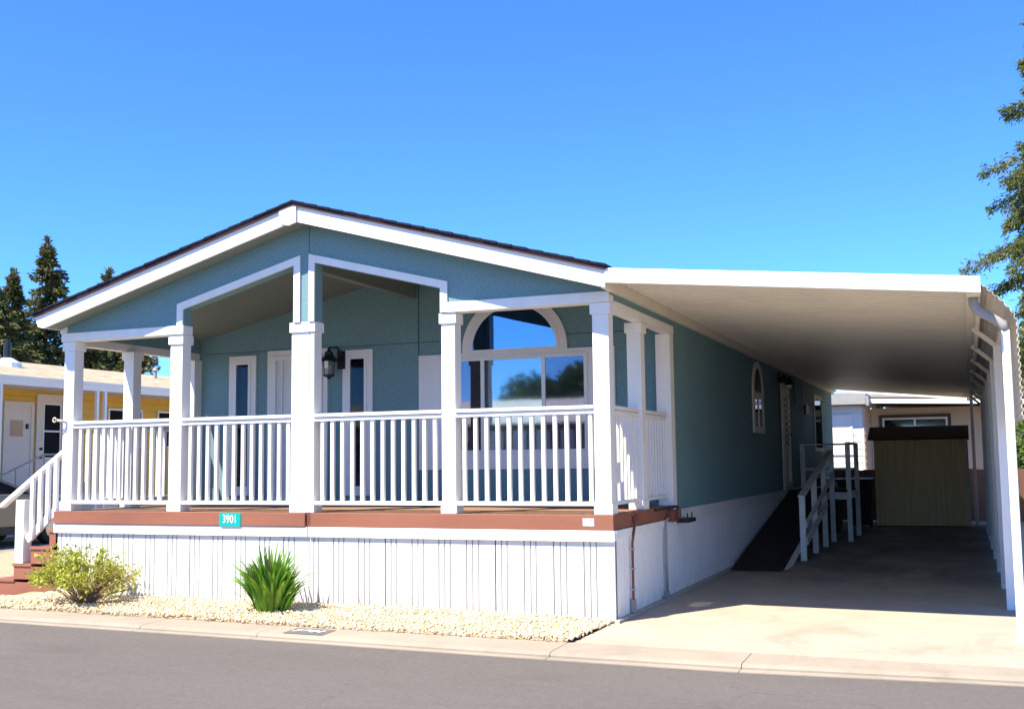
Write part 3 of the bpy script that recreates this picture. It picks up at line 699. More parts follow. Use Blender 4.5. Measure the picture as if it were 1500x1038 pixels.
mb = MB(); mb.box(0.001, 0.02, 12.25, 13.3, 2.62, 3.03); ring_y(mb, 12.2, 13.35, 2.58, 3.06, 0.05, 0.0205, 0.035); mb.build("vent_panel", "teal_siding", H)
mb = MB(); mb.box(0.001, 0.05, 13.62, 14.1, 2.42, 2.62); mb.build("meter_box", "conduit_brown", H)

# ------------------------------------------------------------------ carport
CP = thing("carport", "white carport along the home with ribbed flat roof and screened outer side", "carport", (3.3, 8, 0))
CX0, CX1, CYA, CYB = 0.051, 3.262, -0.25, 18.9
def cz(x): return 3.28 - 0.098 * (x - CX0)
mb = MB(); prof = []; y = CYA + 0.01
while y < CYB - 0.2:
    prof += [(y, 0.0), (y + 0.018, 0.040), (y + 0.050, 0.040), (y + 0.068, 0.0), (y + 0.120, 0.0), (y + 0.124, 0.012), (y + 0.140, 0.012), (y + 0.144, 0.0)]; y += 0.2
n = len(prof)
zl = -0.055
mb.add([(CX0, yy, cz(CX0) + zl + h) for yy, h in prof] + [(CX1, yy, cz(CX1) + zl + h) for yy, h in prof], [(i, i+1, n+i+1, n+i) for i in range(n-1)])
o = mb.build("roof_pan", "carport_pan", CP); s = o.modifiers.new("thick", 'SOLIDIFY'); s.thickness = 0.006; s.offset = 1
mb = MB(); mb.prism([(CX0, cz(CX0) + 0.02), (CX1, cz(CX1) + 0.02), (CX1, cz(CX1) - 0.118), (CX0, cz(CX0) - 0.118)], 'y', CYA - 0.055, CYA)
mb.build("front_beam", "white_metal", CP, 0.004)
mb = MB(); mb.prism([(CX0, cz(CX0) + 0.02), (CX1, cz(CX1) + 0.02), (CX1, cz(CX1) - 0.10), (CX0, cz(CX0) - 0.10)], 'y', CYB, CYB + 0.04); mb.build("rear_beam", "carport_pan", CP)
mb = MB(); mb.box(CX1 - 0.10, CX1 + 0.0, CYA + 0.001, CYB, cz(CX1) - 0.115, cz(CX1) - 0.062); mb.box(CX1 + 0.001, CX1 + 0.012, CYA - 0.05, CYB, cz(CX1) - 0.115, cz(CX1) + 0.02)
mb.build("side_gutter", "carport_pan", CP)
POSTS = [2.0, 3.9, 5.9, 7.9, 9.9, 11.9, 13.9]
p0 = None
for y in POSTS:
    if p0 is None:
        mb = MB(); mb.box(3.40, 3.475, 0, 0.075, 0.0, 2.62); p0 = mb.build("screen_post", "white_metal", CP, 0.004, loc=(-3.3, y - 8, 0))
    else: dup(p0, CP, (-3.3, y - 8, 0))
mb = MB(); mb.box(3.215, 3.285, 16.83, 16.90, 0.0, 2.86); mb.build("rear_post", "pipe_grey", CP, 0.004)
r0 = None
for k in range(8):
    y = 2.04 + k * 1.95
    if r0 is None:
        mb = MB(); mb.bar((3.22, 0, 2.80), (3.44, 0, 2.60), 0.045, 0.05, (0, 1, 0)); r0 = mb.build("outrigger", "cream_paint", CP, loc=(-3.3, y - 8, 0))
    else: dup(r0, CP, (-3.3, y - 8, 0))
mb = MB(); mb.box(3.24, 3.275, 0.3, 16.8, 2.76, 2.80); mb.box(3.43, 3.475, 0.1, 16.8, 2.621, 2.66)
mb.build("stringer_rail", "cream_paint", CP)
# lower screen wall (vertical boards) and corrugated drop awning
mb = MB(); y = 2.076
while y < 16.6:
    mb.box(3.478, 3.496, y, y + 0.19, 0.05, 1.86); y += 0.2
mb.build("screen_wall", "white_paint", CP)
path = [(3.285, 2.955), (3.36, 2.88), (3.44, 2.80), (3.52, 2.70), (3.545, 2.62), (3.548, 2.4), (3.55, 2.1), (3.552, 1.80)]
def resample(path, step):
    out = []; P = [Vector((a, b_)) for a, b_ in path]; acc = 0
    for a, b_ in zip(P[:-1], P[1:]):
        d = (b_ - a).length; k = max(1, int(d / step)); nrm = Vector((-(b_ - a).y, (b_ - a).x)).normalized()
        for i in range(k): out.append((a.lerp(b_, i / k), nrm, acc + d * i / k))
        acc += d
    return out
pts = []
for p_, nrm, s_ in resample(path, 0.0095):
    h = 0.0055 * (1 if (s_ / 0.062) % 1 < 0.5 else -1) 
    q = p_ - nrm * h; pts.append((q.x, q.y))
mb = MB(); mb.sheet(pts, 'y', -0.06, 16.6); o = mb.build("drop_awning", "awning_sheet", CP); s = o.modifiers.new("thick", 'SOLIDIFY'); s.thickness = 0.003
# downspout
mb = MB(); mb.tube([(3.215, 0.03, 2.86), (3.22, 0.03, 2.79), (3.24, 0.03, 2.745), (3.28, 0.03, 2.715), (3.39, 0.03, 2.645), (3.435, 0.03, 2.61), (3.452, 0.03, 2.55)], 0.040, 12)
ds = mb.build("downspout", "pipe_grey", CP, smooth=True)
mb = MB(); mb.box(3.418, 3.488, -0.005, 0.065, 0.0, 2.56); mb.build("downpipe", "white_metal", ds, 0.012)
# splash block with chips
mb = MB(); mb.add([(3.42, -0.10, 0), (3.62, -0.10, 0), (3.62, 0.35, 0), (3.42, 0.35, 0), (3.43, -0.09, 0.05), (3.61, -0.09, 0.03), (3.61, 0.34, 0.11), (3.43, 0.34, 0.11)],
                  [(0,3,2,1),(4,5,6,7),(0,1,5,4),(1,2,6,5),(2,3,7,6),(3,0,4,7)])
tag(mb.build("splash_block", "white_paint", None, 0.008), "chipped white splash block under the carport downspout", "splash block")

# ------------------------------------------------------------------ front steps
ST = thing("porch_steps", "reddish brown wooden steps with white handrail at the left end of the porch", "steps", (-7.3, 0.6, 0))
ex = [-7.78, -7.49, -7.23, -6.95, -6.80]; tz = [0.19, 0.375, 0.576, 0.780]
for k in range(4):
    mb = MB(); mb.box(ex[k] - 0.012, (ex[k+1] + 0.02) if k < 3 else -6.812, 0.04, 1.28, tz[k] - 0.035, tz[k]); mb.build("tread", "deck_red", ST, 0.004)
    mb = MB(); mb.box(ex[k], -6.815 if k < 3 else -6.815, 0.055, 0.085, tz[k] - 0.19 if k == 0 else tz[k-1] + 0.001, tz[k] - 0.036); mb.box(ex[k] + 0.0, ex[k] + 0.02, 0.0851, 1.26, (tz[k-1] if k else 0) + 0.001, tz[k] - 0.036)
    mb.build("riser", "deck_red", ST)
mb = MB(); mb.prism([(-8.05, 0.0), (-7.92, 0.21), (-6.815, 0.99), (-6.815, 0.0)], 'y', 1.285, 1.33); mb.build("stringer", "deck_red", ST)
mb = MB(); mb.box(-7.468, -7.335, 0.035, 0.165, 0.376, 1.125); nw = mb.build("newel_post", "white_paint", ST, 0.005)
mb = MB(); mb.bar((-7.72, 0.07, 1.045), (-6.765, 0.07, 1.69), 0.085, 0.05); hr = mb.build("handrail", "white_paint", ST, 0.008)
mb = MB(); mb.bar((-7.31, 0.075, 0.655), (-6.79, 0.075, 1.075), 0.04, 0.10); mb.build("lower_rail", "white_paint", ST, 0.003)
b0 = None
for k in range(4):
    x = -7.205 + k * 0.118; z0 = 0.655 + (x + 7.31) * 0.8077 - 0.06; z1 = 1.045 + (x + 7.72) * 0.6754 - 0.02
    mb = MB(); mb.prism([(x - 0.024, z0), (x + 0.024, z0 - 0.02), (x + 0.024, z1 + 0.016), (x - 0.024, z1 - 0.016)], 'y', 0.015, 0.053); mb.build("baluster", "white_paint", hr)

# ------------------------------------------------------------------ side ramp
RP = thing("wheelchair_ramp", "dark carpeted ramp rising to the side door with pale wooden landing and rails", "ramp", (0.6, 9, 0))
mb = MB(); mb.prism([(5.2, 0.012), (10.9, 0.93), (10.9, 0.90), (5.36, 0.001)], 'x', 0.05, 0.72); mb.build("ramp_surface", "ramp_carpet", RP)
mb = MB(); mb.prism([(5.5, 0.001), (10.9, 0.899), (10.9, 0.80), (6.1, 0.001)], 'x', 0.721, 0.755); mb.build("ramp_stringer", "ramp_wood", RP)
mb = MB(); mb.box(0.05, 1.06, 10.901, 12.75, 0.895, 0.93); mb.build("landing_deck", "ramp_carpet", RP)
mb = MB(); mb.box(0.72, 1.10, 10.99, 11.03, 0.76, 0.893); mb.box(1.061, 1.10, 11.031, 12.72, 0.76, 0.893); mb.build("landing_rim", "ramp_wood", RP, 0.003)
def rpost(x, y, z0, z1, wd=0.085):
    mb = MB(); mb.box(x - wd / 2, x + wd / 2, y - wd / 2, y + wd / 2, z0, z1); mb.build("rail_post", "ramp_wood", RP, 0.004)
def hz(y): return 0.95 + (y - 6.95) * 0.172
rpost(0.80, 6.93, 0, hz(6.93)); rpost(0.80, 8.35, 0, hz(8.35)); rpost(0.80, 9.70, 0, hz(9.7)); rpost(0.80, 10.93, 0, 1.72)
rpost(1.085, 11.06, 0, 1.76, 0.085); rpost(1.085, 12.70, 0, 1.76); rpost(0.06, 12.70, 0.93, 1.76)
mb = MB(); mb.bar((0.80, 6.84, hz(6.84) + 0.015), (0.80, 10.93, hz(10.93) + 0.015), 0.10, 0.035); mb.build("handrail", "ramp_wood", RP, 0.004)
mb = MB(); mb.bar((0.845, 6.93, hz(6.93) - 0.42), (0.845, 10.93, hz(10.93) - 0.40), 0.03, 0.085); mb.build("mid_rail", "ramp_wood", RP, 0.003)
mb = MB(); mb.bar((0.845, 6.97, 0.28), (0.845, 9.70, 0.28 + 2.73 * 0.165), 0.03, 0.11); mb.build("mid_rail", "ramp_wood", RP, 0.003)
mb = MB(); mb.box(0.02, 1.13, 12.67, 12.73, 1.761, 1.80); mb.box(1.05, 1.12, 11.02, 12.669, 1.761, 1.80); mb.box(0.06, 1.085, 12.74, 12.76, 1.27, 1.32); mb.box(1.04, 1.06, 11.1, 12.65, 1.27, 1.32)
mb.build("landing_rail", "ramp_wood", RP, 0.003)

# ------------------------------------------------------------------ lanterns, sign, conduits
LN = thing("porch_lantern", "black coach lantern on the porch wall between the screen door and the narrow window", "wall lamp", (-4.5, YP, 2.7))
lx, ly = -4.50, YP - 0.20
mb = MB(); mb.box(lx + 0.02, lx + 0.14, YP - 0.03, YP - 0.001, 2.74, 2.98); mb.tube([(lx + 0.08, YP - 0.03, 2.93), (lx + 0.06, YP - 0.1, 3.02), (lx, ly, 3.01), (lx, ly, 2.93)], 0.014); mb.build("bracket", "black_metal", LN)
mb = MB(); mb.lathe((lx, ly, 0), [(0.012, 3.01), (0.025, 2.97), (0.055, 2.95), (0.06, 2.91), (0.105, 2.86), (0.115, 2.835), (0.02, 2.83)], 8); mb.build("hood", "black_metal", LN)
mb = MB(); mb.lathe((lx, ly, 0), [(0.075, 2.83), (0.066, 2.66), (0.02, 2.655)], 6); mb.build("lamp_glass", "lamp_glass", LN)
mb = MB()
for k in range(6):
    a = 2 * math.pi * k / 6; mb.tube([(lx + 0.08 * math.cos(a), ly + 0.08 * math.sin(a), 2.835), (lx + 0.07 * math.cos(a), ly + 0.07 * math.sin(a), 2.65)], 0.006, 5)
mb.lathe((lx, ly, 0), [(0.078, 2.655), (0.078, 2.64), (0.03, 2.625), (0.012, 2.60)], 8); mb.build("cage", "black_metal", LN)
mb = MB(); mb.lathe((lx, ly, 0), [(0.014, 2.66), (0.016, 2.73), (0.022, 2.76), (0.006, 2.80)], 8); mb.build("bulb", "sign_white", LN)

L2 = thing("side_door_lamp", "black two-headed lamp above the side door under the carport", "wall lamp", (0.02, 10.4, 2.95))
mb = MB(); mb.disc_x(0.001, 0.04, 10.35, 2.99, 0.08, 12); mb.tube([(0.04, 10.1, 3.0), (0.09, 10.35, 3.0), (0.04, 10.7, 2.98)], 0.02); mb.build("bracket", "black_metal", L2)
for yy in (10.08, 10.72):
    mb = MB(); mb.lathe((0.13, yy, 2.86), [(0.02, 0.16), (0.05, 0.12), (0.075, 0.0)], 10); mb.build("lamp_head", "black_metal", L2)
mb = MB(); mb.lathe((0.13, 10.72, 2.80), [(0.02, 0.09), (0.05, 0.05), (0.04, 0.0)], 10); mb.build("bulb", "sign_white", L2)

SG = thing("house_number_sign", "small green plate reading 3901 on the brown deck edge", "sign", (-4.315, -0.05, 0.92))
mb = MB(); n = 6; pts = []
x0, x1, z0, z1, r = -4.452, -4.178, 0.850, 0.996, 0.018
for cx2, cz2, a0 in ((x1 - r, z1 - r, 0), (x0 + r, z1 - r, 90), (x0 + r, z0 + r, 180), (x1 - r, z0 + r, 270)):
    for k in range(5): a = math.radians(a0 + 22.5 * k); pts.append((cx2 + r * math.cos(a), cz2 + r * math.sin(a)))
mb.prism(pts, 'y', -0.052, -0.046); mb.build("plate", "green_sign", SG)
text_mesh("digits", "3901", 0.125, "sign_white", SG, Matrix.Translation((-4.315, -0.0545, 0.925)) @ Matrix.Rotation(math.radians(90), 4, 'X'), 0.72, 0.001, 0.0005)
# painted number on the kerb
KB = thing("kerb_number", "worn grey painted patch reading 3901 on the kerb", "house number", (-2.5, -1.34, 0))
mb = MB(); mb.add([(-2.70, -1.19, 0.0045), (-2.28, -1.205, 0.0045), (-2.27, -1.48, -0.001), (-2.69, -1.465, -0.001)], [(0, 3, 2, 1)]); mb.build("paint_patch", "plaque_grey", KB)
text_mesh("digits", "3901", 0.17, "sign_white", KB, Matrix.Translation((-2.485, -1.335, 0.006)) @ Matrix.Rotation(math.radians(-2), 4, 'Z') @ Matrix.Rotation(math.radians(-1.2), 4, 'X'), 0.92, 0.0003, 0.006)
# sticker on deck board
mb = MB(); mb.box(-0.300, -0.185, -0.0325, -0.0305, 0.893, 0.968); tag(mb.build("notice_sticker", "sticker"), "small pale sticker on the brown deck edge near the right corner", "sticker")
# conduits
CD = thing("brown_conduit", "thin brown conduit pipe running down the side skirting near the front corner", "pipe", (0.03, 0.5, 0))
mb = MB(); mb.tube([(0.03, 0.50, 0.16), (0.03, 0.50, 0.70), (0.035, 0.515, 0.76), (0.035, 0.60, 0.90), (0.035, 0.62, 0.97)], 0.013, 8); mb.build("pipe", "conduit_brown", CD)
mb = MB(); mb.box(0.008, 0.05, 0.47, 0.535, 0.035, 0.16); mb.build("junction_box", "pipe_grey", CD, 0.004)
mb = MB(); mb.box(0.008, 0.05, 0.585, 0.655, 0.90, 0.985); mb.build("outlet_cover", "conduit_brown", CD, 0.004)
for z in (0.25, 0.45, 0.64):
    mb = MB(); mb.box(0.012, 0.047, 0.475, 0.525, z, z + 0.012); mb.build("strap", "steel", CD)
GP = thing("grey_conduit", "thin pale grey pipe on the side skirting below the black outlet box", "pipe", (0.03, 1.8, 0))
mb = MB(); mb.tube([(0.035, 1.80, 0.05), (0.035, 1.80, 0.82), (0.035, 1.84, 0.86), (0.035, 1.92, 0.875)], 0.016, 8); mb.build("pipe", "pipe_grey", GP, smooth=True)
mb = MB(); mb.box(0.008, 0.045, 1.68, 1.84, 0.035, 0.055); mb.box(0.008, 0.055, 1.77, 1.83, 0.055, 0.10); mb.build("foot_bracket", "pipe_grey", GP)
BX = thing("black_outlet_box", "black hose bib and box bracket at the rear corner of the deck edge", "outlet box", (0.05, 2.3, 0.85))
mb = MB(); mb.box(0.008, 0.16, 2.33, 2.72, 0.80, 0.845); mb.build("tray", "black_plastic", BX, 0.004)
mb = MB(); mb.tube([(0.03, 1.4, 0.985), (0.03, 2.1, 0.99), (0.04, 2.32, 0.985), (0.05, 2.36, 0.93), (0.05, 2.36, 0.85)], 0.013, 8); mb.build("cable", "black_plastic", BX)
mb = MB(); mb.box(0.008, 0.09, 1.95, 2.15, 0.83, 0.955); mb.lathe((0.07, 2.23, 0.86), [(0.035, 0), (0.035, 0.09), (0.02, 0.11)], 10); mb.build("outlet_body", "conduit_brown", BX, 0.006)
mb = MB(); mb.tube([(0.10, 2.55, 0.845), (0.10, 2.55, 0.90)], 0.008, 6); mb.tube([(0.12, 2.68, 0.845), (0.12, 2.68, 0.905)], 0.008, 6); mb.build("prong", "black_plastic", BX)
# little camera/hook bracket on the left post
HK = thing("post_hook", "small pale hook bracket fixed to the left corner post of the porch", "hook", (-6.76, 0.0, 2.05))
mb = MB(); mb.tube([(-6.70, 0.012, 2.03), (-6.72, -0.03, 2.045), (-6.765, -0.07, 2.055)], 0.016, 8); mb.build("arm", "beige_siding", HK, smooth=True)
mb = MB(); mb.tube([(-6.80 + 0.024 * math.cos(a), -0.07, 2.06 + 0.024 * math.sin(a)) for a in np.linspace(0, 5.6, 12)], 0.009, 6); mb.build("ring", "beige_siding", HK, smooth=True)

# ------------------------------------------------------------------ shed, bins, fence
SH = thing("storage_shed", "tan wooden storage shed with dark brown pitched roof at the back of the carport", "shed", (2.15, 16.6, 0))
mb = MB(); mb.box(1.20, 3.11, 15.72, 17.2, 0.03, 1.90); mb.build("walls", "shed_panel", SH)
mb = MB(); mb.prism([(15.60, 1.885), (16.45, 2.17), (17.3, 1.885), (17.3, 1.91), (16.45, 2.20), (15.60, 1.91)], 'x', 1.08, 3.16); mb.build("roof", "shed_roof", SH)
mb = MB(); mb.prism([(15.72, 1.90), (17.2, 1.90), (16.46, 2.145)], 'x', 1.205, 3.105); mb.build("gable", "shed_roof", SH)
mb = MB(); mb.box(3.03, 3.12, 15.70, 15.719, 0.03, 1.86); mb.box(3.111, 3.13, 15.70, 15.80, 0.03, 1.85); mb.build("corner_trim", "shed_trim", SH)
def bin_(x, y, label, s=1.0):
    t = thing("wheeled_bin", label, "trash bin", (x, y, 0), "black bins beside the shed")
    mb = MB(); a, b_ = 0.24 * s, 0.30 * s; h = 0.98 * s
    mb.add([(-a*.8, -a*.8, 0.06), (a*.8, -a*.8, 0.06), (a*.8, a*.8, 0.06), (-a*.8, a*.8, 0.06), (-b_, -b_, h), (b_, -b_, h), (b_, b_, h), (-b_, b_, h)], [(0,3,2,1),(4,5,6,7),(0,1,5,4),(1,2,6,5),(2,3,7,6),(3,0,4,7)])
    mb.build("body", "black_plastic", t, 0.02, loc=(0, 0, 0))
    mb = MB(); mb.prism([(-b_*1.08, h + .002), (b_*1.08, h + .002), (b_*1.0, h + 0.07), (0, h + 0.10), (-b_*1.0, h + 0.07)], 'x', -b_*1.05, b_*1.05); mb.build("lid", "black_plastic", t, 0.01, loc=(0, 0, 0))
    for sx in (-1, 1): mb = MB(); mb.disc_x(sx * a * .95, sx * a * .75, a * .7, 0.10, 0.10, 14); mb.build("wheel", "tyre", t, loc=(0, 0, 0))
    mb = MB(); mb.tube([(-a * .8, b_ * 1.1, h), (-a * .8, b_ * 1.35, h), (a * .8, b_ * 1.35, h), (a * .8, b_ * 1.1, h)], 0.014, 6); mb.build("handle", "black_plastic", t, loc=(0, 0, 0))
bin_(0.90, 15.35, "black wheeled bin pressed against the left side of the tan shed")
bin_(0.28, 15.1, "black wheeled bin behind the ramp landing, nearer the teal wall")
GR = thing("covered_grill", "dark covered barbecue behind the ramp landing rails", "barbecue", (0.35, 13.6, 0))
mb = MB(); mb.prism([(-0.28, 0.02), (0.28, 0.02), (0.30, 0.85), (0.22, 1.0), (0.05, 1.12), (-0.12, 1.10), (-0.30, 0.92)], 'y', 13.3, 13.9)
g_ = mb.build("cover", "black_plastic", GR, 0.03, loc=(0, -13.6, 0))
mb = MB(); mb.tube([(-0.15, 13.29, 0.92), (0.18, 13.29, 0.94)], 0.012, 6); mb.build("handle", "steel", GR, loc=(0, -13.6, 0))
FN = thing("back_fence", "reddish brown board fence across the lot behind the shed and carport", "fence", (3, 17.7, 0))
mb = MB(); x = -6.0
while x < 13:
    h = 1.22 + random.uniform(-0.012, 0.012); mb.box(x, x + 0.135, 17.95, 17.97, 0.02, h); x += 0.1355
mb.build("boards", "fence_wood", FN)
mb = MB(); mb.box(-6, 13, 17.972, 18.01, 0.95, 1.04); mb.box(-6, 13, 17.972, 18.01, 0.25, 0.34); mb.build("rail", "fence_wood", FN)
for x in np.arange(-6, 13, 2.4): mb = MB(); mb.box(x, x + 0.09, 18.012, 18.10, 0, 1.25); mb.build("fence_post", "fence_wood", FN)
for k, y in enumerate((-0.0,)): pass

# ------------------------------------------------------------------ house behind
BH = thing("rear_house", "beige and white neighbouring home behind the lot with brown trimmed sliding glass door", "house", (1.5, 26, 0))
mb = MB(); z = 0.1
while z < 3.0: mb.prism([(24.03, z), (24.0, z), (24.018, z + 0.205), (24.03, z + 0.205)], 'x', -8, 0.30); z += 0.21
mb.box(-8, 0.30, 24.031, 30, 0.0, 3.05); mb.build("front_wall", "white_paint", BH)
mb = MB(); z = 0.1
while z < 3.1: mb.prism([(0.345, z), (0.375, z), (0.357, z + 0.205), (0.345, z + 0.205)], 'y', 24.03, 26.4); z += 0.21
mb.box(0.301, 0.344, 24.0, 26.4, 0, 3.05); mb.build("return_wall", "beige_siding", BH)
mb = MB(); z = 0.1
while z < 3.0: mb.prism([(26.38, z), (26.35, z), (26.368, z + 0.205), (26.38, z + 0.205)], 'x', 0.376, 9.0); z += 0.21
mb.box(0.376, 9.0, 26.381, 31, 0, 3.0); mb.build("recessed_wall", "beige_siding", BH)
mb = MB(); mb.box(-8.3, 0.45, 23.6, 30.4, 3.26, 3.40); mb.prism([(-8.3, 3.08), (0.45, 3.06), (0.45, 3.255), (-8.3, 3.38)], 'y', 23.58, 23.62); mb.box(0.451, 0.53, 23.6, 30, 3.02, 3.30); mb.build("roof", "pipe_grey", BH)
mb = MB(); mb.prism([(0.535, 3.10), (9.3, 2.80), (9.3, 2.93), (0.535, 3.23)], 'y', 24.0, 24.04); mb.build("awning_fascia", "white_metal", BH)
mb = MB(); mb.prism([(0.535, 3.232), (9.3, 2.932), (9.3, 2.97), (0.535, 3.27)], 'y', 24.0, 31.4); mb.build("awning_roof", "brown_trim", BH)
mb = MB(); mb.prism([(0.535, 3.30), (9.3, 3.02), (9.3, 3.13), (0.535, 3.41)], 'y', 24.5, 31.4); mb.build("upper_roof", "pipe_grey", BH)
mb = MB(); ring(mb, 0.62, 2.70, 0.6, 2.82, 0.09, 26.31, 26.345); sl = mb.build("sliding_door", "brown_trim", BH)
mb = MB(); ring(mb, 0.712, 2.608, 0.6, 2.728, 0.055, 26.32, 26.346); mb.box(1.63, 1.69, 26.318, 26.346, 0.655, 2.67); mb.build("door_frame", "white_metal", sl)
mb = MB(); mb.box(0.768, 2.552, 26.335, 26.34, 0.66, 2.672); mb.build("pane", "glass_mid", sl)
mb = MB(); mb.box(0.768, 2.552, 26.343, 26.347, 0.66, 2.672); mb.build("window_backing", "window_dark", sl)
mb = MB(); ring(mb, -1.6, 0.02, 1.6, 2.78, 0.05, 23.97, 23.999); wb = mb.build("window", "white_metal", BH)
mb = MB(); mb.box(-1.55, -0.03, 23.985, 23.995, 1.65, 2.73); mb.build("pane", "white_paint", wb)
mb = MB(); mb.box(3.62, 3.74, 24.0, 24.12, 0, 2.98); mb.build("awning_post", "white_metal", BH)
mb = MB(); mb.lathe((0.05, 26, 3.40), [(0.09, 0), (0.09, 0.30), (0.14, 0.32), (0.14, 0.40), (0.05, 0.44)], 10); mb.build("roof_vent", "white_metal", BH)
mb = MB(); mb.lathe((2.05, 40, 0), [(0.16, 0.0), (0.14, 5.6)], 10); mb.build("utility_pole_mesh", "offwhite")
po = bpy.data.objects["utility_pole_mesh"]; po.name = "utility_pole"; tag(po, "grey pole standing behind the rear house roof", "pole")

# ------------------------------------------------------------------ yellow neighbour
NH = thing("yellow_house", "yellow sided neighbouring home with weathered shingle roof and two white doors", "house", (-19, 10, 0))
nx = -17.5
mb = MB(); z = 0.2
while z < 3.36: mb.prism([(nx - 0.03, z), (nx, z), (nx - 0.014, z + 0.19), (nx - 0.03, z + 0.19)], 'y', 1.0, 28); z += 0.2
mb.box(-21.6, nx - 0.031, 1.0, 28, 0, 3.4); mb.build("wall", "yellow_siding", NH)
mb = MB(); mb.prism([(-16.0, 3.50), (-16.05, 3.42), (-19.4, 4.12), (-23.1, 3.42), (-23.1, 3.50), (-19.4, 4.22)], 'y', 0.3, 29); rf = mb.build("roof", "weathered_shingle", NH)
mb = MB(); mb.box(-15.99, -15.93, 0.3, 29, 3.30, 3.50); mb.box(-15.929, -15.90, 0.3, 29, 3.42, 3.50); mb.build("fascia", "white_metal", NH)
mb = MB(); mb.box(nx, -15.991, 0.5, 28.8, 3.34, 3.36); mb.build("soffit", "offwhite", NH)
for yy in (7.68, 10.54, 10.80):
    mb = MB(); mb.box(-15.99, -15.92, yy - 0.035, yy + 0.035, 0, 3.30); mb.build("awning_post", "white_metal", NH)
for y0, y1, z0, z1 in ((9.22, 10.12, 0.9, 3.06), (10.20, 11.1, 0.9, 3.27)):
    mb = MB(); ring_y(mb, y0, y1, z0, z1, 0.09, nx + 0.001, nx + 0.04); d_ = mb.build("door", "offwhite", NH)
    mb = MB(); mb.box(nx + 0.002, nx + 0.02, y0 + 0.09, y1 - 0.09, z0, z1 - 0.09); mb.build("door_slab", "offwhite", d_)
    for zz in (1.95, 1.75):
        if y0 > 10: mb = MB(); mb.disc_x(nx + 0.02, nx + 0.07, y0 + 0.15, zz, 0.035, 10); mb.build("door_knob", "black_metal", d_)
    if y0 > 10:
        mb = MB(); ring_y(mb, y0 + 0.22, y1 - 0.12, 1.72, 3.05, 0.03, nx + 0.021, nx + 0.03); mb.box(nx + 0.021, nx + 0.032, y0 + 0.22, y1 - 0.12, 2.36, 2.40); mb.build("window_frame", "white_metal", d_)
        mb = MB(); mb.box(nx + 0.0205, nx + 0.024, y0 + 0.24, y1 - 0.14, 1.74, 3.03); mb.build("window_glass", "window_dark", d_)
    else:
        mb = MB(); mb.box(nx + 0.0205, nx + 0.026, 9.42, 9.80, 2.24, 2.62); mb.build("notice", "notice_paper", d_)
        mb = MB(); mb.box(nx + 0.0205, nx + 0.05, 9.88, 9.95, 2.42, 2.54); mb.build("door_bell", "black_metal", d_)
for y0, y1 in ((12.6, 13.9), (14.5, 16.2)):
    mb = MB(); ring_y(mb, y0, y1, 2.0, 3.02, 0.05, nx + 0.001, nx + 0.04); wn2 = mb.build("window", "white_metal", NH)
    mb = MB(); mb.box(nx + 0.002, nx + 0.012, y0 + 0.05, y1 - 0.05, 2.05, 2.97); mb.build("pane", "window_dark", wn2)
    mb = MB(); mb.box(nx + 0.013, nx + 0.03, (y0 + y1) / 2 - 0.02, (y0 + y1) / 2 + 0.02, 2.05, 2.97); mb.build("mullion_bar", "white_metal", wn2)
mb = MB(); mb.lathe((-18.2, 9.95, 3.9), [(0.09, -0.1), (0.09, 0.62), (0.05, 0.62), (0.05, 0.70)], 10); vp_ = mb.build("roof_pipe", "black_metal", NH)
mb = MB(); mb.lathe((-18.2, 9.95, 3.92), [(0.36, -0.05), (0.32, 0.10), (0.12, 0.22)], 14); mb.build("pipe_flashing", "white_metal", NH)
mb = MB(); mb.lathe((-18.5, 15.6, 4.02), [(0.05, -0.1), (0.05, 0.22), (0.09, 0.24), (0.05, 0.30)], 10); mb.build("roof_vent", "pipe_grey", NH)
mb = MB(); mb.box(-17.45, -16.2, 9.1, 11.6, 0.0, 0.9); mb.build("landing", "offwhite", NH)
HR = thing("metal_handrail", "thin grey metal handrail rising to the yellow house door", "handrail", (-16.1, 8.6, 0))
mb = MB(); mb.tube([(-16.1, 6.9, 0.95), (-16.1, 9.1, 1.80), (-16.1, 11.4, 1.80)], 0.022, 6); mb.build("rail", "pipe_grey", HR)
for yy in (6.95, 7.6, 8.3, 9.1, 9.8, 10.6, 11.35):
    zt = min(1.80, 0.95 + (yy - 6.9) * 0.386); mb = MB(); mb.tube([(-16.1, yy, 0.0 if yy < 9.1 else 0.9), (-16.1, yy, zt)], 0.013, 6); mb.build("baluster", "pipe_grey", HR)
ES = thing("entry_steps", "off-white concrete steps to the yellow house doors", "steps", (-16.8, 8.3, 0))
for k in range(4): mb = MB(); mb.box(-17.45, -16.2, 7.9 + 0.3 * k, 9.09, 0.22 * k, 0.22 * (k + 1) - 0.001); mb.build("step", "offwhite", ES)

